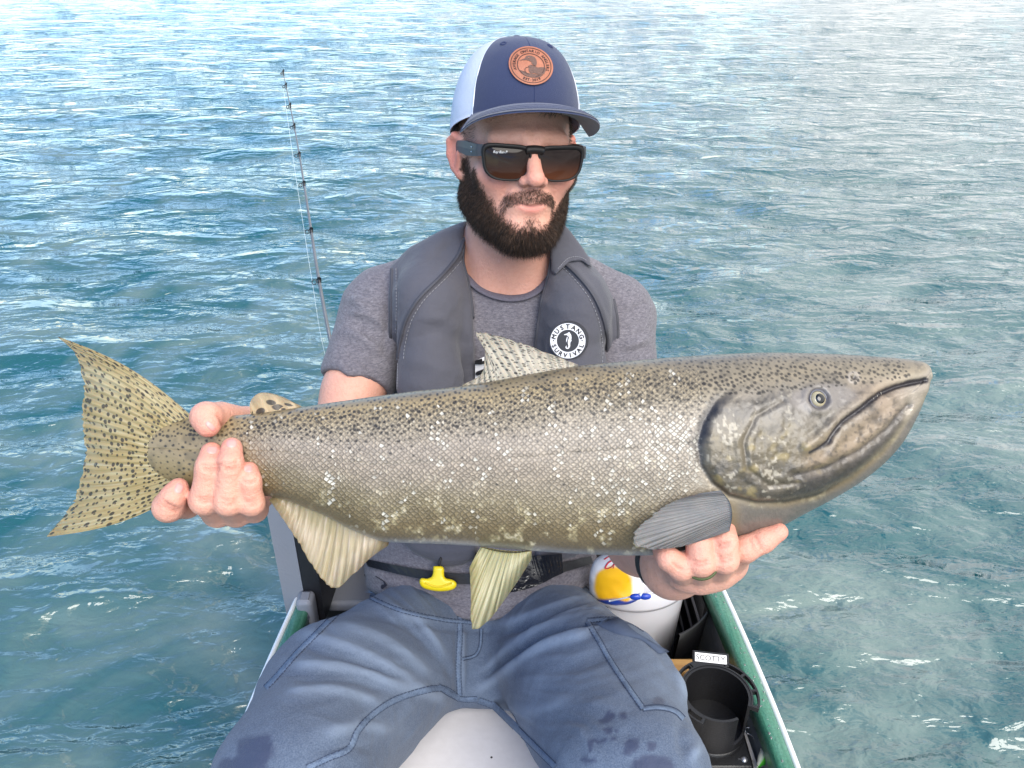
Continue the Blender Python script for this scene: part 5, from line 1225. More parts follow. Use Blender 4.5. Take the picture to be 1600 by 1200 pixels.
trousers = mk('trousers', tv_, tf, M_jean, man, attrs={'wet': wet * .9, 'wear': wear})
TR_BVH = bvh_of(tv_, tf)
M_thread = mat('dark_stitching', lin(56, 68, 92), .8); M_worn = mat('worn_seam', lin(96, 114, 140), .85, noise=[(140, .9, lin(70, 86, 112)), (500, .6, lin(122, 138, 160))], bump=[(700, .0016)])
def stitched(name, pl, w, twin=5, n=60):
    """a felled seam: a low rounded strip with two rows of thread beside it"""
    q = spline(pl, n); tq = np.gradient(q, axis=0); nq = np.c_[-tq[:, 1], tq[:, 0]] / (np.linalg.norm(tq, axis=1)[:, None] + 1e-9)
    wp = w * 1250 * 1.1; rows = []
    for k in range(n):
        r_ = [cast(TR_BVH, *(q[k] + nq[k] * o_ * wp)) for o_ in (-1.5, -1.1, 0, 1.1, 1.5)]
        if any(h is None for h, _ in r_): continue
        pk = 1 + .35 * math.sin(k * 1.9) ; rows.append([h + nn * e * pk for (h, nn), e in zip(r_, (-.0006, .0011, .0013, .0011, -.0006))])
    if len(rows) < 4: return
    R3 = np.array(rows)
    for _ in range(2): R3[1:-1] = (R3[:-2] + 2 * R3[1:-1] + R3[2:]) / 4
    o = mk(name, R3.reshape(-1, 3), gridf(len(rows), 5), M_worn, trousers)
    mb = MB(); q = spline(pl, n); tq = np.gradient(q, axis=0); nq = np.c_[-tq[:, 1], tq[:, 0]] / (np.linalg.norm(tq, axis=1)[:, None] + 1e-9)
    for s in (twin, -twin):
        b = drape(TR_BVH, q + nq * s, .0007, int(n * 1.6), 2)
        for i in range(0, len(b) - 2, 3): mb.tube(b[i:i + 3], .0006, 5)
    if mb.v: mb.build('stitching', M_thread, trousers)['kind'] = 'stuff'
stitched('inseam', [(718, 1092), (690, 1076), (640, 1085), (596, 1106), (560, 1140), (545, 1170), (515, 1184), (480, 1200)], .0026, 4.5, 90)
stitched('inseam', [(748, 1094), (775, 1105), (800, 1130), (825, 1155), (850, 1180), (868, 1198)], .0026, 4.5, 70)
stitched('crotch_seam', [(684, 1072), (702, 1084), (722, 1092), (746, 1092)], .0022, 4, 40)
stitched('fly_seam', [(719, 962), (718, 1000), (716, 1045), (718, 1088)], .0020, 4, 50)
stitched('fly_stitch_line', [(752, 982), (750, 1010), (742, 1024), (722, 1030)], .0010, 2.5, 40)
stitched('pocket_edge', [(918, 972), (935, 1000), (955, 1035), (985, 1080), (1005, 1108)], .0020, 4, 60)
stitched('pocket_edge', [(1005, 1108), (1030, 1106), (1055, 1112), (1068, 1124)], .0018, 4, 40)
stitched('pocket_edge', [(918, 970), (950, 968), (985, 972), (1008, 985)], .0014, 3.5, 40)
stitched('side_seam', [(540, 945), (500, 985), (465, 1020), (430, 1060), (415, 1075)], .0020, 4, 60)
stitched('waist_seam', [(560, 925), (620, 952), (690, 968), (740, 973)], .0014, 3, 60)
# pocket flap standing open
fl = drape(TR_BVH, [(932, 977), (965, 992), (1000, 1000), (1028, 1022)], .001, 20, 3); ft = drape(TR_BVH, [(945, 976), (968, 972), (985, 990), (1040, 1022)], .006, 20, 3)
if len(fl) == len(ft):
    th_ = unit(UP) * .0
    v_ = np.concatenate([fl, ft, fl + A(0, .001, -.0025), ft + A(0, .001, -.0025)]); n_ = len(fl)
    f_ = [(i, i + 1, n_ + i + 1, n_ + i) for i in range(n_ - 1)] + [(2 * n_ + i, 3 * n_ + i, 3 * n_ + i + 1, 2 * n_ + i + 1) for i in range(n_ - 1)] + [(n_ + i, n_ + i + 1, 3 * n_ + i + 1, 3 * n_ + i) for i in range(n_ - 1)] + [(i, 2 * n_ + i, 2 * n_ + i + 1, i + 1) for i in range(n_ - 1)]
    mk('pocket_flap', v_, f_, mat('dark_lining', lin(66, 78, 100), .9, bump=[(600, .0006)]), trousers)
# frayed tear at the waist over a dark hip
hip = drape(TR_BVH, [(552, 905), (570, 898), (590, 902), (604, 914)], .002, 24, 2)
fr = MB(); gf = np.random.default_rng(31)
tearc = []
for (x, y) in spline([(546, 916), (560, 924), (578, 926), (598, 922), (606, 912)], 70):
    h, n = cast(TR_BVH, x, y)
    if h is None: continue
    for k in range(2):
        e = h + n * gf.uniform(.002, .006) + UP * gf.uniform(.0, .011) + RT * gf.uniform(-.006, .006); fr.tube(spline([h, (h + e) / 2 + RT * gf.uniform(-.002, .002), e], 5), np.linspace(.0007, .0002, 5), 4)
if fr.v: fr.build('frayed_edge', mat('frayed_thread', lin(118, 138, 164), .9), trousers)
pp = []
for (x, y) in [(548, 914), (556, 902), (570, 897), (588, 900), (602, 908), (606, 914), (598, 921), (580, 924), (562, 923)]:
    h, n = cast(TR_BVH, x, y)
    h2, n2 = cast(SH_BVH, x, y)
    if h is None or (h2 is not None and np.linalg.norm(h2 - CAM) < np.linalg.norm(h - CAM)): h, n = h2, n2
    if h is not None: pp.append(h + n * .0012)
if len(pp) > 4:
    c_ = np.mean(pp, 0) + unit(CAM - pp[0]) * .003; mk('torn_patch', np.array(pp + [c_]), [(i, (i + 1) % len(pp), len(pp)) for i in range(len(pp))], mat('dark_underlayer', lin(44, 42, 54), .9, bump=[(200, .002)]), trousers)
# shoes, out of the picture
for (N_, s) in ((AN_L, -1), (AN_R, 1)):
    sdf = lambda p: smin(ell(p, N_ + A(0, -.06, -.045), (.050, .135, .045)), cap(p, N_ + A(0, .01, -.04), N_ + A(0, .01, .03), .052), .03).astype(np.float32)
    a, b = polygonise(lambda p: np.maximum(sdf(p), (N_[2] - .075) - p[:, 2]), N_ - .24, N_ + .16, .006); mk('shoe', relax(a, b, 1), b, mat('dark_rubber_boot', lin(52, 50, 46), .6), man)

# ------------------------------------------------------------ life vest
vest = empty('life_vest', A(-.02, 1.0, .45), 'dark grey inflatable life vest worn over the t-shirt', 'life vest')
VL = [(611, 416), (640, 388), (690, 361), (727, 347), (723, 380), (722, 408), (730, 440), (736, 480), (741, 540), (743, 620), (745, 700), (745, 800), (745, 872), (724, 884), (690, 886), (650, 864), (622, 838), (612, 800), (609, 700), (609, 560), (609, 470)]
VR = [(858, 425), (862, 398), (866, 372), (878, 352), (895, 372), (917, 406), (940, 434), (957, 463), (966, 500), (967, 560), (968, 640), (962, 760), (940, 830), (900, 868), (850, 884), (838, 880), (835, 800), (832, 700), (831, 600), (836, 540), (845, 475)]
BL_ = [[P(676, 760, 1.13), P(672, 600, 1.075), P(668, 470, 1.075), P(690, 398, 1.13), A(-.06, 1.15, .80)], [P(890, 760, 1.13), P(898, 600, 1.075), P(902, 480, 1.075), P(888, 402, 1.13), A(.05, 1.15, .80)]]
VB = [(640, 396), (690, 368), (727, 350), (780, 345), (830, 345), (874, 355), (895, 378), (917, 412), (950, 470), (955, 700), (620, 700), (620, 420)]
def sd_bladder(p):
    d = None
    for ch in BL_:
        c = chain(p, ch, [.036, .038, .038, .042, .040], .03); d = c if d is None else np.minimum(d, c)
    return smin(d, cap(p, BL_[0][-1], BL_[1][-1], .036), .03)
def sd_vest(p):
    base = smin(sd_torso(p) - .013, sd_bladder(p), .02)
    px, py, dp = proj(p)
    pl = poly_sd(px, py, VL) * dp / F; pr = poly_sd(px, py, VR) * dp / F
    pol = np.minimum(pl, pr)
    d = smax(base, pol, .010)
    d = np.maximum(d, -(sd_torso(p) + .004))
    bk = smax(smin(sd_bladder(p), sd_torso(p) - .013, .02), np.maximum(1.10 - p[:, 1], .46 - p[:, 2]), .01); bk = np.maximum(bk, -(sd_torso(p) + .004))
    bk = np.maximum(bk, poly_sd(px, py, VB) * dp / F); d = np.minimum(d, bk)
    d = np.maximum(d, -cap(p, NKT, NB, .0585, .062))
    return d.astype(np.float32)
vv_, vf = polygonise(sd_vest, (-.25, .78, .28), (.22, 1.30, .92), .0031)
vv_ = relax(vv_, vf, 2, .5); vn_ = vnormals(vv_, vf)
vv_ = vv_ + vn_ * (.0022 * vnoise(vv_ * A(1, 1, 1.8), 14, 24, 2))[:, None]
PIPE_L = [(724, 372), (716, 398), (690, 430), (655, 465), (634, 500), (624, 540), (622, 562)]
PIPE_R = [(880, 408), (905, 432), (930, 465), (944, 500), (950, 540), (949, 570)]
VLN = [(PIPE_L, .0030, 5), ([(x + 7, y + 3) for x, y in PIPE_L], -.0022, 3), (PIPE_R, .0030, 5), ([(x - 7, y + 3) for x, y in PIPE_R], -.0022, 3),
       ([(621, 410), (620, 480), (619, 540), (618, 610)], -.0018, 3), ([(640, 495), (690, 500), (735, 520)], .0024, 9), ([(636, 530), (690, 522), (730, 545)], -.002, 8), ([(640, 560), (690, 575), (738, 590)], .0020, 9), ([(680, 400), (700, 385), (720, 378)], -.003, 7), ([(640, 420), (660, 400), (700, 380)], .0025, 9),
       ([(850, 540), (900, 560), (945, 545)], .0016, 9), ([(860, 470), (900, 455), (930, 470)], .0018, 10), ([(957, 470), (958, 520), (957, 570)], -.0018, 3), ([(640, 870), (690, 880), (742, 880)], -.0016, 3), ([(625, 850), (680, 862), (742, 860)], .0022, 7)]
vv_ = fold(vv_, vnormals(vv_, vf), VLN)
rv = 1 - np.abs(vnoise(vv_ * A(1, 1, 2.2), 17, 61, 2)) * 1.8; vv_ = vv_ + vnormals(vv_, vf) * (.0016 * np.clip(rv, -.5, 1))[:, None]
M_vest = mat('vest_nylon', lin(80, 80, 88), .78, noise=[(6, .3, lin(98, 97, 106)), ((900, 900, 900), .25, lin(70, 70, 78))], bump=[(1500, .0004), (26, .0026), (70, .0012)], spec=.25, sheen=.15)
shell = mk('shell', vv_, vf, M_vest, vest)
VE_BVH = bvh_of(vv_, vf)
M_pipe = mat('vest_piping', lin(66, 66, 73), .7, bump=[(900, .0005)]); M_vthread = mat('grey_thread', lin(140, 140, 146), .8)
def vest_line(name, pl, r, m, flat=.5, dash=False, off=.0008, n=60):
    a = drape(VE_BVH, pl, off, n, 2)
    if len(a) < 4: return None
    mb = MB()
    if dash:
        for i in range(0, len(a) - 2, 3): mb.tube(a[i:i + 3], r, 5)
    else: mb.tube(a, r, 8, flat=flat)
    o_ = mb.build(name, m, vest)
    if dash: o_['kind'] = 'stuff'
    return o_
vest_line('piping', PIPE_L, .0028, M_pipe); vest_line('piping', PIPE_R, .0028, M_pipe)
vest_line('stitching', [(x + 9, y + 3) for x, y in PIPE_L], .0005, M_vthread, dash=True, n=110); vest_line('stitching', [(x - 9, y + 3) for x, y in PIPE_R], .0005, M_vthread, dash=True, n=90)
vest_line('stitching', [(619, 420), (620, 470), (619, 520)], .0005, M_vthread, dash=True, n=60); vest_line('stitching', [(622, 568), (622, 590), (621, 608)], .0005, M_vthread, dash=True, n=30)
vest_line('edge_binding', [(724, 382), (723, 408), (731, 440), (737, 480), (741, 535), (742, 600)], .0018, M_pipe); vest_line('edge_binding', [(862, 402), (858, 428), (846, 475), (837, 540), (834, 565)], .0018, M_pipe)
vest_line('edge_binding', [(613, 420), (612, 480), (611, 540), (611, 605)], .0022, M_pipe); vest_line('edge_binding', [(958, 468), (964, 500), (965, 560)], .0022, M_pipe)
# folded collar flap on one shoulder
CF = [(858, 345), (880, 346), (902, 374), (922, 402), (926, 420), (908, 408), (890, 410), (868, 430), (860, 425)]
def sd_flap(p):
    base = smin(sd_torso(p) - .013, sd_bladder(p), .02)
    px, py, dp = proj(p); pol = poly_sd(px, py, CF) * dp / F
    d = smax(base - .007, pol, .006); d = np.maximum(d, -(base - .0015)); d = np.maximum(d, p[:, 1] - 1.16); return np.maximum(d, -cap(p, NKT, NB, .0585, .062)).astype(np.float32)
a, b = polygonise(sd_flap, (.02, .9, .62), (.16, 1.2, .92), .0024); a, b = biggest(relax(a, b, 2), b); mk('collar_flap', a, b, M_vest, vest)
CF_BVH = bvh_of(a, b)
cs_ = drape(CF_BVH, [(872, 420), (888, 404), (905, 402), (918, 408)], .0006, 50, 1)
if len(cs_) > 6:
    mb = MB(); [mb.tube(cs_[i:i + 3], .0005, 5) for i in range(0, len(cs_) - 2, 3)]; mb.build('stitching', M_vthread, vest)['kind'] = 'stuff'
# waist strap, buckle, tag and yellow pull handle
def first_hit(x, y, off):
    best = None
    for bv_ in (SH_BVH, VE_BVH, TR_BVH):
        h, n = cast(bv_, x, y)
        if h is not None and (best is None or np.linalg.norm(h - CAM) < np.linalg.norm(best[0] - CAM)): best = (h, n)
    return None if best is None else best[0] + best[1] * off
def strip(name, top, bot, m, off=.004, th=.003, n=30, parent=vest):
    a = np.array([q for q in (first_hit(x, y, off) for x, y in spline(top, n)) if q is not None]); b = np.array([q for q in (first_hit(x, y, off) for x, y in spline(bot, n)) if q is not None])
    k = min(len(a), len(b)); a, b = a[:k], b[:k]
    for _ in range(4):
        a[1:-1] = (a[:-2] + 2 * a[1:-1] + a[2:]) / 4; b[1:-1] = (b[:-2] + 2 * b[1:-1] + b[2:]) / 4
    nn = unit(CAM - a.mean(0)) * th; v = np.concatenate([a, b, a + nn, b + nn])
    f = [(i, i + 1, k + i + 1, k + i) for i in range(k - 1)] + [(2 * k + i, 3 * k + i, 3 * k + i + 1, 2 * k + i + 1) for i in range(k - 1)] + [(i, 2 * k + i, 2 * k + i + 1, i + 1) for i in range(k - 1)] + [(k + i, k + i + 1, 3 * k + i + 1, 3 * k + i) for i in range(k - 1)] + [(0, k, 3 * k, 2 * k), (k - 1, 3 * k - 1, 4 * k - 1, 2 * k - 1)]
    return mk(name, v, f, m, parent, smooth=False)
M_web = mat('black_webbing', lin(24, 24, 28), .55, bump=[((300, 300, 1500), .0008)], coat=.15)
strip('waist_strap', [(560, 872), (640, 886), (720, 896), (800, 892), (880, 878), (932, 866)], [(566, 884), (640, 902), (720, 912), (800, 910), (880, 894), (936, 878)], M_web)
strip('wet_flap', [(742, 866), (790, 870), (840, 866), (872, 862)], [(742, 906), (790, 926), (840, 914), (874, 892)], mat('wet_black_pvc', lin(26, 26, 30), .16, bump=[(60, .004)], coat=.8), off=.009)
strip('buckle', [(738, 858), (752, 858), (764, 860)], [(738, 914), (752, 918), (764, 916)], mat('black_buckle', lin(18, 18, 20), .3), off=.012, th=.006)
strip('maker_tag', [(741, 556), (750, 557), (760, 558)], [(741, 590), (750, 590), (760, 590)], mat('white_tag', lin(226, 226, 230), .6), off=.014, th=.002)
for y in (553, 572): strip('tag_cord', [(738, y), (750, y + 1), (764, y - 1)], [(738, y + 5), (750, y + 6), (764, y + 4)], M_web, off=.018, th=.003)
HND = [(677, 884), (693, 886), (695, 902), (708, 906), (714, 912), (710, 920), (694, 924), (676, 923), (660, 918), (655, 910), (658, 903), (667, 904), (675, 900)]
def sd_handle(p):
    px, py, dp = proj(p); z = dp - HDEP; pol = poly_sd(px, py, [tuple(q) for q in spline(HND + [HND[0]], 60)]) * dp / F
    return smax(pol, np.abs(z) - .006, .006).astype(np.float32)
hc = first_hit(685, 905, 0); HDEP = float((hc - CAM) @ FW) - .018
c0 = P(685, 905, HDEP); a, b = polygonise(sd_handle, c0 - .045, c0 + .045, .0014); a = relax(a, b, 2)
mk('pull_handle', a, b, mat('yellow_plastic', lin(238, 212, 18), .38, coat=.2), vest)
MB().tube(spline([P(685, 888, HDEP), P(688, 874, HDEP - .002), P(694, 862, HDEP + .012)], 10), .0018, 8).build('pull_cord', M_web, vest)
hb_ = bvh_of(a, b); q_ = [cast(hb_, x, y)[0] for x, y in spline([(664, 911), (684, 917), (706, 911)], 16)]; q_ = [p_ for p_ in q_ if p_ is not None]
if len(q_) > 3: MB().tube(q_, .0014, 6).build('grip_ridge', mat('yellow_plastic_ridge', lin(228, 198, 12), .4), vest)
# ---- lettering
def glyph(ch, size, font=None):
    cu = bpy.data.curves.new('glyph', 'FONT'); cu.body = ch; cu.size = size; cu.align_x = 'CENTER'; cu.resolution_u = 3
    o = bpy.data.objects.new('glyph', cu); me = o.to_mesh(); v = np.array([q.co[:2] for q in me.vertices]).reshape(-1, 2); f = [tuple(p.vertices) for p in me.polygons]
    w = (v[:, 0].max() - v[:, 0].min()) if len(v) else size * .3
    o.to_mesh_clear(); bpy.data.objects.remove(o); bpy.data.curves.remove(cu); return v, f, w
def arc_text(text, R_, size, a0, a1, inward=False, bold=0):
    """glyphs (2D) along an arc; angles in degrees, 90 = top"""
    out = []
    for i, ch in enumerate(text):
        a = a0 + (a1 - a0) * (i / max(1, len(text) - 1))
        if ch == ' ': continue
        v, f, w = glyph(ch, size)
        if len(v) == 0: continue
        v = v - A(v[:, 0].mean() * 0, size * .35)
        rot = rad(a - 90) if not inward else rad(a + 90)
        c, s = math.cos(rot), math.sin(rot); q = v @ np.array([[c, s], [-s, c]]); q = q + R_ * A(math.cos(rad(a)), math.sin(rad(a)))
        out.append((q, f))
        if bold:
            for dx, dy in ((bold, 0), (-bold, 0), (0, bold), (0, -bold)): out.append((q + A(dx, dy), f))
    return out
def lay(bits, to3d):
    mb = MB()
    for q, f in bits: mb.add(np.array([to3d(x, y) for x, y in q]), f)
    return mb
def disc2(r0, r1, n=64, a0=0, a1=360):
    a = np.radians(np.linspace(a0, a1, n)); k = max(2, int((r1 - r0) / 3) + 2) if r1 > 6 else 2
    rr = np.linspace(r0, r1, k); v = np.array([[r * math.cos(t), r * math.sin(t)] for r in rr for t in a]); return (v, [tuple(q) for q in gridf(k, n)])
# round badge (pixel units around its middle, y up)
BCX, BCY = 889.5, 531
bc_, bn_ = cast(VE_BVH, BCX, BCY); bd_ = float((bc_ - CAM) @ FW)
def on_badge(off):
    def g(x, y):
        h, n = cast(VE_BVH, BCX + x, BCY - y)
        if h is None: h = P(BCX + x, BCY - y, bd_)
        # flat rubber badge lying on the cloth
        pl_d = ((bc_ - CAM) @ bn_) / (unit(P(BCX + x, BCY - y, 1.) - CAM) @ bn_); fl_ = CAM + unit(P(BCX + x, BCY - y, 1.) - CAM) * pl_d
        return fl_ + bn_ * (.0095 + off)
    return g
M_bblk = mat('badge_rubber', lin(56, 57, 62), .6); M_bwht = mat('badge_white', lin(232, 232, 236), .6); M_bltr = mat('badge_letter', lin(48, 48, 54), .6)
rim = disc2(0.01, 29.5); mbd = lay([rim], on_badge(0)); n0 = len(mbd.v[0]); bk_ = np.array([p_ - bn_ * .014 for p_ in mbd.v[0][-64:]]); mbd.add(np.concatenate([mbd.v[0][-64:], bk_]), [(i, i + 1, 64 + i + 1, 64 + i) for i in range(63)])
badge = mbd.build('badge', M_bblk, vest, smooth=False)
lay([disc2(17.2, 27.3)], on_badge(.0008)).build('white_ring', M_bwht, badge, smooth=False)
lay(arc_text('MUSTANG', 22.4, 9.8, 163, 17, bold=.35), on_badge(.0013)).build('lettering', M_bltr, badge, smooth=False)
lay(arc_text('SURVIVAL', 22.4, 9.4, 200, 340, True, .35), on_badge(.0013)).build('lettering', M_bltr, badge, smooth=False)
mb1 = lay([(disc2(.01, 1.1, 10)[0] + A(-22.2, .5), disc2(.01, 1.1, 10)[1])], on_badge(.0013)).build('dot', M_bltr, badge, smooth=False)
dots = [(disc2(.01, 1.1, 10)[0] + A(22.2, .5), disc2(.01, 1.1, 10)[1])]
lay(dots, on_badge(.0013)).build('dot', M_bltr, badge, smooth=False)
def ribbon(c, w):
    c = spline(c, 26); t = np.gradient(c, axis=0); n = np.c_[-t[:, 1], t[:, 0]] / np.linalg.norm(t, axis=1)[:, None]; w = np.interp(np.linspace(0, 1, 26), np.linspace(0, 1, len(w)), w)[:, None]
    return (np.concatenate([c + n * w, c - n * w]), [(i, i + 1, 26 + i + 1, 26 + i) for i in range(25)])
horse = [ribbon([(-1.0, 9.8), (1.6, 9.6), (3.2, 7.4), (3.6, 4), (2.4, 0), (1.8, -4), (2.2, -8), (.4, -11.5), (-2.4, -11.2), (-3.0, -8.8), (-1.4, -8)], [2.2, 2.8, 2.0, 2.0, 2.2, 1.9, 1.5, 1.2, 1.0, .8, .4]), ribbon([(-.4, 10.2), (-3, 9.9), (-6, 9.4)], [1.6, .9, .4]), ribbon([(3.4, 3), (4.6, 1), (4.0, -2)], [.4, 1.2, .3]), ribbon([(-.8, 6), (-1.6, 2.5), (-2.4, -2)], [.5, .9, .3]),
         ribbon([(.2, 11.6), (1.8, 12.8), (3.4, 12)], [.4, .8, .3])]
lay(horse, on_badge(.0008)).build('sea_horse_emblem', M_bwht, badge, smooth=False)
# ------------------------------------------------------------ cap
capo = empty('baseball_cap', HL((0, 0, .06)), 'navy trucker cap with white mesh back and round leather patch', 'cap')
C_RX, C_RYF, C_RYB, C_CY, C_TOP = .0885, .104, .108, .012, .153
def c_rim(th): return .037 + .024 * np.cos(th)
def crown(th, a):
    """th 0 = front, towards the viewer's right positive; a 0 rim .. pi/2 top"""
    r = np.cos(a) ** .72; h = np.sin(a) ** 1.02
    ry = np.where(np.cos(th) > 0, C_RYF, C_RYB)
    flat = 1 + .03 * np.exp(-(th / .8) ** 2) * np.sin(2 * a)
    x = C_RX * np.sin(th) * r; y = C_CY - ry * np.cos(th) * r * flat
    z = c_rim(th) + (C_TOP - c_rim(th)) * h
    return np.stack(np.broadcast_arrays(x, y, z), -1)
def cap_panel(name, t0, t1, m, n=60, k=34, lift=0., parent=capo):
    th = np.radians(np.linspace(t0, t1, n)); a = np.linspace(0, math.pi / 2 - .004, k); TH, AA = np.meshgrid(th, a, indexing='ij')
    q = crown(TH, AA); c = A(0, C_CY, .05); out = q + (q - c) * (lift / .1)
    wv = .0007 * vnoise(out.reshape(-1, 3), 40, 2, 2).reshape(n, k)[..., None]; out = out + (out - c) * wv * 8
    inn = q - (q - c) * .02
    V = np.concatenate([HL(out.reshape(-1, 3)), HL(inn.reshape(-1, 3))]); f1 = gridf(n, k); N_ = n * k
    ring = np.concatenate([np.arange(k), np.arange(1, n) * k + k - 1, (n - 1) * k + np.arange(k - 2, -1, -1), np.arange(n - 2, 0, -1) * k]); r2 = np.roll(ring, -1)
    o = mk(name, V, np.concatenate([f1, f1[:, ::-1] + N_, np.stack([r2, ring, ring + N_, r2 + N_], 1)]), m, parent)
    return o, HL(out.reshape(-1, 3)), f1
M_navy = mat('navy_twill', lin(45, 53, 82), .85, noise=[((900, 900, 900), .3, lin(62, 70, 100)), (14, .2, lin(52, 61, 92))], bump=[(1600, .0004)], sheen=.25, spec=.25)
M_mesh = mat('white_mesh', lin(214, 218, 232), .8, noise=[((1500, 1500, 1500), .35, lin(176, 184, 206))], bump=[(1300, .0008)])
M_pipew = mat('white_piping', lin(236, 238, 244), .7)
pL, vL_, fL_ = cap_panel('front_panel', -52, -.35, M_navy, lift=.0012); pR, vR_, fR_ = cap_panel('front_panel', .35, 52, M_navy, lift=.0012)
cap_panel('mesh_panel', 52.4, 180, M_mesh, 60, lift=-.0002); cap_panel('mesh_panel', -180, -52.4, M_mesh, 60, lift=-.0002)
TH_, AA_ = np.meshgrid(np.radians(np.linspace(-52, 52, 120)), np.linspace(0, 1.56, 60), indexing='ij'); q_ = crown(TH_, AA_).reshape(-1, 3); q_ = q_ + (q_ - A(0, C_CY, .05)) * .016; CP_BVH = bvh_of(HL(q_), gridf(120, 60))
for s in (-1, 1):
    t = rad(52.2 * s); MB().tube(HL(crown(np.full(30, t), np.linspace(0, 1.5, 30))), .0014, 6).build('seam_piping', M_pipew, capo)
M_navyd = mat('navy_seam', lin(40, 50, 84), .85)
MB().tube(HL(crown(np.zeros(40), np.linspace(0.02, 1.54, 40)) + A(0, -.0008, .0004)), .0009, 6).build('centre_seam', M_navyd, capo)
bt = HL((0, C_CY, C_TOP)); MB().add(*disc_dome(bt, .0075, .0045, HR[:, 0], HR[:, 1], HR[:, 2])).build('top_button', M_navy, capo)
for t in (-33, 33):
    c = crown(np.array([rad(t)]), np.array([1.02]))[0]; c2 = crown(np.array([rad(t) + .02]), np.array([1.02]))[0]; c3 = crown(np.array([rad(t)]), np.array([1.05]))[0]
    u_ = unit(c2 - c); w_ = unit(c3 - c); n_ = unit(np.cross(u_, w_)); n_ = n_ if n_ @ (c - A(0, C_CY, .05)) > 0 else -n_
    MB().tube([HL(c + n_ * .0014 + (u_ * math.cos(q) + w_ * math.sin(q)) * .0034) for q in np.linspace(0, 2 * math.pi, 17)], .0011, 6, False).build('eyelet', M_navyd, capo)
# brim
def brim_pt(t, s):
    th = t * rad(54); i = crown(th, np.zeros_like(th)); ang = t * math.pi / 2
    ox = .087 * np.sin(ang); oy = C_CY - .104 * np.cos(th) - .070 * np.maximum(np.cos(ang), 0) ** .55 - .004; oz = c_rim(th) + .004 - .024 * np.abs(t) ** 2.0 - .012 * np.cos(ang)
    o = np.stack([ox, oy, oz], -1); p = i * (1 - s)[..., None] + o * s[..., None]; p[..., 2] += .007 * np.sin(s * math.pi * .9) * (1 - t ** 2); return p
nt_, ns_ = 60, 16; T_, S_ = np.meshgrid(np.linspace(-1, 1, nt_), np.linspace(-.02, 1, ns_), indexing='ij'); bq = brim_pt(T_, np.maximum(S_, 0))
up_ = A(0, 0, .0022) * 1.0
edge_r = np.where(S_ > .94, .55, 1.0)[..., None]
V = np.concatenate([HL((bq + up_ * edge_r).reshape(-1, 3)), HL((bq - up_ * edge_r).reshape(-1, 3))]); f1 = gridf(nt_, ns_); N_ = nt_ * ns_
ring = np.concatenate([np.arange(ns_), np.arange(1, nt_) * ns_ + ns_ - 1, (nt_ - 1) * ns_ + np.arange(ns_ - 2, -1, -1), np.arange(nt_ - 2, 0, -1) * ns_]); r2 = np.roll(ring, -1)
fb = np.concatenate([f1, f1[:, ::-1] + N_, np.stack([r2, ring, ring + N_, r2 + N_], 1)]); fb = fb[:, ::-1]
M_under = mat('grey_brim_lining', lin(150, 148, 150), .85, bump=[(1200, .0004)])
mk('brim', V, fb, M_navy, capo, mats=[M_navy, M_under], midx=[0] * len(f1) + [1] * len(f1) + [0] * (len(fb) - 2 * len(f1)))
for s_ in (.95, .86, .77):
    q = brim_pt(np.linspace(-.93, .93, 60), np.full(60, s_)); MB().tube(HL(q + A(0, 0, .0023)), (.00025), 5).build('brim_stitching', M_navy, capo)
# sweat band inside the rim
th = np.linspace(0, 2 * math.pi, 72, endpoint=False); q0 = crown(th, np.zeros(72)); q1 = q0 * A(.985, .985, 1) + A(0, 0, .012); mk('sweat_band', np.concatenate([HL(q0 * A(.985, .985, 1)), HL(q1)]), gridf(2, 72, cv=True), mat('dark_sweat_band', lin(40, 42, 54), .9), capo)
# leather patch, pixel units of its 33 px radius
PCX, PCY = 829, 104
def on_cap(off):
    def g(x, y):
        x2, y2 = x * 1.0 + y * -.06, y * .87 - x * .05
        h, n = cast(CP_BVH, PCX + x2, PCY - y2)
        if h is None: h = P(PCX + x2, PCY - y2, 1.); n = -FW
        return h + n * off
    return g
M_lth = mat('tan_leather', lin(162, 100, 74), .6, noise=[(90, .5, lin(180, 116, 90)), (400, .3, lin(144, 84, 62))], bump=[(500, .0006)]); M_burn = mat('burnt_leather', lin(66, 40, 34), .7); M_loon = mat('engraved_leather', lin(84, 64, 58), .7, noise=[(900, .6, lin(120, 84, 70))])
pb = lay([disc2(.01, 33.5)], on_cap(.0022)); pb.add(np.concatenate([pb.v[0][-64:], lay([disc2(33.4, 33.5)], on_cap(.0002)).v[0][-64:]]), [(i, i + 1, 64 + i + 1, 64 + i) for i in range(63)])
patch = pb.build('leather_patch', M_lth, capo)
for (r0, r1) in ((29.6, 30.7), (19.6, 20.9)): lay([disc2(r0, r1)], on_cap(.0026)).build('burnt_ring', M_burn, patch)
lay(arc_text('AVERAGE ONTARIO ANGLERS', 25.1, 6.0, 196, -16, bold=.22), on_cap(.0027)).build('lettering', M_burn, patch, smooth=False)
lay(arc_text('EST\u00b72019', 25.3, 6.0, 243, 297, True, .22), on_cap(.0027)).build('lettering', M_burn, patch, smooth=False)
def zp(pts): return [((x - 690) / 460 * 33.5, (600 - y) / 410 * 33.5) for x, y in pts]
def poly2(pts):
    q = np.array(pts); c = q.mean(0); return (np.concatenate([q, [c]]), [(i, (i + 1) % len(q), len(q)) for i in range(len(q))])
lay([poly2(zp([(590, 470), (585, 430), (615, 402), (660, 392), (720, 396), (775, 420), (805, 465), (818, 520), (812, 570), (795, 612), (740, 590), (705, 562), (712, 535), (680, 515), (640, 500), (600, 492)])), poly2(zp([(455, 512), (520, 480), (590, 452), (600, 494), (540, 498)]))], on_cap(.0027)).build('loon_head', M_loon, patch, smooth=False)
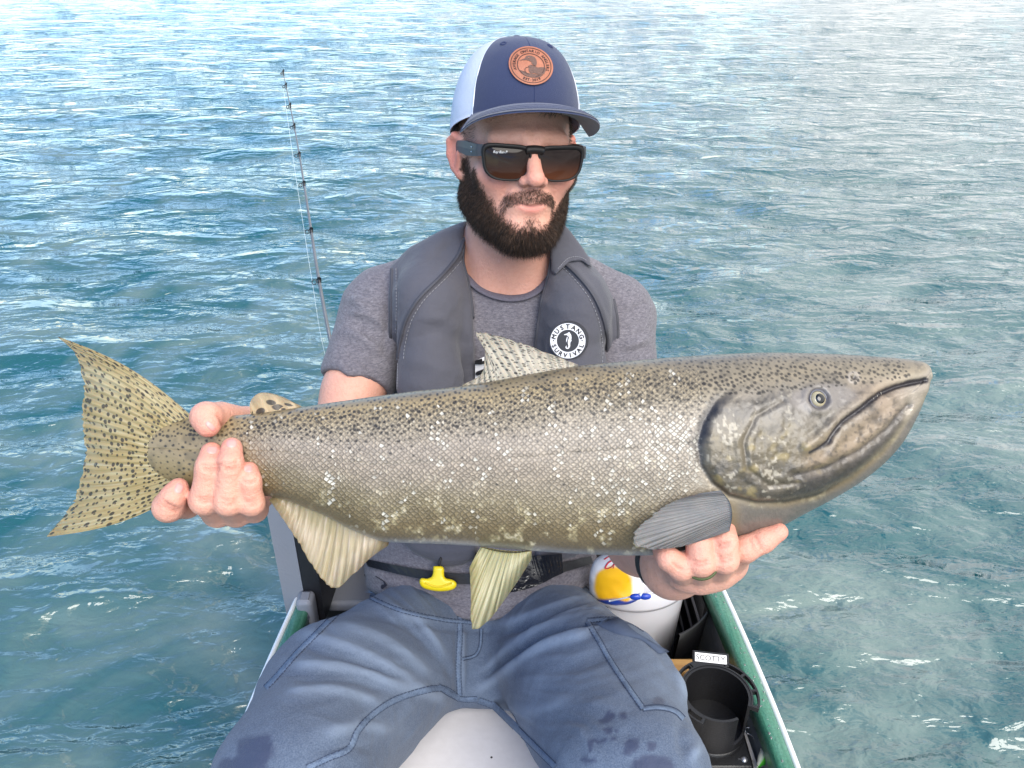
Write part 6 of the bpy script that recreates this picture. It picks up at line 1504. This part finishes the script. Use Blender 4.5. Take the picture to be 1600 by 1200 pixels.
lay([poly2(zp([(630, 620), (680, 585), (740, 600), (790, 630), (830, 640), (900, 628), (988, 632), (985, 700), (950, 770), (880, 792), (780, 770), (740, 760), (720, 700), (680, 650)])), poly2(zp([(455, 712), (520, 730), (580, 770), (700, 775), (880, 795), (930, 790), (870, 838), (780, 858), (690, 858), (600, 840), (520, 800)])), poly2(zp([(640, 640), (690, 650), (720, 710), (740, 762), (680, 770), (650, 745), (635, 700)]))], on_cap(.0027)).build('loon_body', M_loon, patch, smooth=False)
lay([ribbon([tuple(q) for q in zp([(640, 640), (575, 665), (560, 720), (590, 770), (640, 785)])], [.35, .45, .45, .3]), ribbon([tuple(q) for q in zp([(700, 600), (760, 612), (800, 636)])], [.2, .2])], on_cap(.0029)).build('loon_outline', M_burn, patch, smooth=False)
lay([(disc2(.01, .9, 10)[0] + np.array(zp([(655, 448)])[0]), disc2(.01, .9, 10)[1])], on_cap(.0031)).build('loon_eye', M_lth, patch, smooth=False)

# ------------------------------------------------------------ sunglasses
gls = empty('sunglasses', HL((0, -.1, 0)), 'black square framed sunglasses with dark brown lenses worn by the man', 'sunglasses')
M_arm = mat('grey_acetate', lin(58, 60, 66), .5); M_frm = mat('black_acetate', (.010, .009, .009), .5, spec=.3); M_lens = bpy.data.materials.new('brown_lens'); M_lens.use_nodes = True
nl = M_lens.node_tree; bl = nl.nodes['Principled BSDF']
la = nl.nodes.new('ShaderNodeAttribute'); la.attribute_name = 'tint'; lx = nl.nodes.new('ShaderNodeMix'); lx.data_type = 'RGBA'; nl.links.new(la.outputs['Fac'], lx.inputs['Factor'])
lx.inputs['A'].default_value = (.012, .006, .005, 1); lx.inputs['B'].default_value = (.16, .055, .026, 1); nl.links.new(lx.outputs['Result'], bl.inputs['Base Color'])
bl.inputs['Roughness'].default_value = .05; bl.inputs['Specular IOR Level'].default_value = .22
GZ, GY = -.0060, -.1005
def gsurf(x, z):                                  # curved front of the glasses
    return np.stack([x, GY + 1.3 * np.abs(x) ** 2 + .25 * (z - GZ) * 0 + .10 * (GZ + .02 - z), z], -1)
def outline(n=64, grow=0., top=0.):
    a = np.linspace(0, 2 * math.pi, n, endpoint=False); c, s = np.cos(a), np.sin(a)
    e = np.where(s > 0, 5.0, 2.8); r = (np.abs(c) ** e + np.abs(s) ** e) ** (-1 / e)
    x = (.0270 + grow) * c * r; z = (.0186 + grow + top * (s > 0)) * s * r
    x = x + np.where(s < 0, -.0 - .14 * s * -x * 9 * .0, 0); x = x * (1 + .10 * np.clip(z / .02, -1, 1) * np.where(c > 0, 1, 1.1)); z = z + .05 * x
    return x, z
for s in (-1, 1):
    li = outline(); lo_ = outline(grow=.0026, top=.0028); lo_ = (lo_[0] + .0008, lo_[1]); V = []; 
    cx = .0348
    for (o_, off) in ((li, -.0015), (li, .0030), (((li[0] + lo_[0]) / 2, (li[1] + lo_[1]) / 2), .0038), (lo_, .0034), (lo_, -.0025)):
        q = gsurf((o_[0] + cx) * s, o_[1] + GZ); q[:, 1] -= off; V.append(HL(q))
    f = gridf(5, 64, True, True); mk('lens_rim', np.concatenate(V), f if s > 0 else f[:, ::-1], M_frm, gls)
    V = []; rr = np.linspace(0, 1, 9)
    for r_ in rr:
        q = gsurf((li[0] * r_ * 1.02 + cx) * s, li[1] * r_ * 1.02 + GZ); q[:, 1] += -.0016 - .0022 * (1 - r_ ** 2); V.append(q)
    q = np.concatenate(V); tint = sstep(.010, -.024, q[:, 2] - GZ) * .5
    f = gridf(9, 64, cv=True); ln = mk('lens', HL(q), f if s < 0 else f[:, ::-1], M_lens, gls, attrs={'tint': tint * (.55 if s < 0 else 1.15)})
    # temple arm
    tp = [(s * .0640, -.0935, GZ + .0155), (s * .0700, -.088, GZ + .0155), (s * .0745, -.060, GZ + .0165), (s * .0780, -.020, GZ + .0190), (s * .0800, .010, GZ + .0190), (s * .0800, .030, GZ + .006), (s * .078, .040, GZ - .012)]
    q = spline(tp, 30); hh = np.interp(np.linspace(0, 1, 30), [0, .12, .35, .7, 1], [.0070, .0078, .0090, .0065, .0035]); V = []
    for k in range(30):
        for (dx, dz) in ((-.0017, -1), (.0017, -1), (.0022, 0), (.0017, 1), (-.0017, 1), (-.0022, 0)): V.append(q[k] + A(dx, 0, dz * hh[k]))
    mk('temple_arm', HL(np.array(V)), [tuple(a_) for a_ in gridf(30, 6, cv=True)] + [tuple(range(6)), tuple(range(174, 180))], M_arm, gls, smooth=False)
    for dz in (.003, -.003):
        c = HL((s * (.0733 + .0022), -.072, GZ + .016 + dz)); mk('rivet', *disc_dome(c, .0011, .0006, HR[:, 1], HR[:, 2], HR[:, 0] * s, 10, 3), mat('rivet_silver', (.75, .75, .77), .25, .9) if 'rivet_silver' not in bpy.data.materials else bpy.data.materials['rivet_silver'], gls)
mb = MB(); bx_ = np.linspace(-.0115, .0115, 12); mb.tube(HL(gsurf(bx_, GZ + .0178 - 9 * bx_ ** 2) - A(0, .0002, 0)), .0052, 12); mb.build('bridge', M_frm, gls)
# maker's script at the corner of one lens
LB = HL(gsurf(np.array([-.0348 - .0190]), np.array([GZ + .0150])))[0]
def on_lens(x, y):
    q = gsurf(np.array([-.0348 - .0185 + x]), np.array([GZ + .0125 + y]))[0]; return HL(q - A(0, .0048, 0))
v_, f_, w_ = glyph('Ray\u00b7Ban P', .0044); v_ = v_ - A(v_[:, 0].min(), 0); v_[:, 0] += v_[:, 1] * .25
lay([(v_, f_)], on_lens).build('lettering', mat('white_print', (.8, .8, .8), .6), gls, smooth=False)

# ------------------------------------------------------------ ring and watch
def hoop(c, axis, r, w, t, n=40, prof=6):
    a = unit(axis); u = unit(np.cross(a, A(.3, .2, 1))); v = np.cross(a, u); V = []
    for i in range(n):
        th = i / n * 2 * math.pi; d = u * math.cos(th) + v * math.sin(th)
        for (p_, q_) in ((-.5, 0), (-.4, .8), (0, 1), (.4, .8), (.5, 0), (0, -.2)): V.append(c + d * (r + q_ * t) + a * p_ * w)
    return np.array(V), gridf(n, 6, True, True)
fg = HAND_R['fingers'][1]; ca_, cb_ = fg[2][0], fg[3][0]
rc = ca_ * .95 + cb_ * .05
rg = mk('finger_ring', *hoop(rc, cb_ - ca_, .0134, .0062, .0018), mat('olive_silicone', lin(74, 84, 48), .55), loc=rc); tag(rg, 'olive green band on the finger under the fish', 'ring')
wc = W_R * .90 + E_R * .10
wt = empty('wristwatch', wc, 'black strapped watch on the wrist under the fish, mostly hidden', 'watch')
mk('strap', *hoop(wc, E_R - W_R, .0295, .020, .003), mat('black_strap', lin(20, 22, 24), .5, bump=[(400, .001)]), wt)
sd_ = unit(np.cross(E_R - W_R, RT)); sd_ = sd_ if sd_ @ UP > 0 else -sd_
mk('watch_case', *boxm(wc + sd_ * .034 - RT * .012, (.030, .030, .010), np.stack([RT, unit(E_R - W_R), np.cross(RT, unit(E_R - W_R))], 1), .004), mat('watch_case_black', lin(28, 30, 34), .3), wt)

# name on the rod holder's plate
tc_, TR_, np_ = SCOTTY_AT
v_, f_, w_ = glyph('SCOTTY', .0105); v_ = v_ - A((v_[:, 0].max() + v_[:, 0].min()) / 2, .0036)
lay([(v_, f_)], lambda x, y: tc_ + TR_ @ A(x, y, .0027)).build('lettering', mat('black_print', (.02, .02, .02), .6), np_, smooth=False)
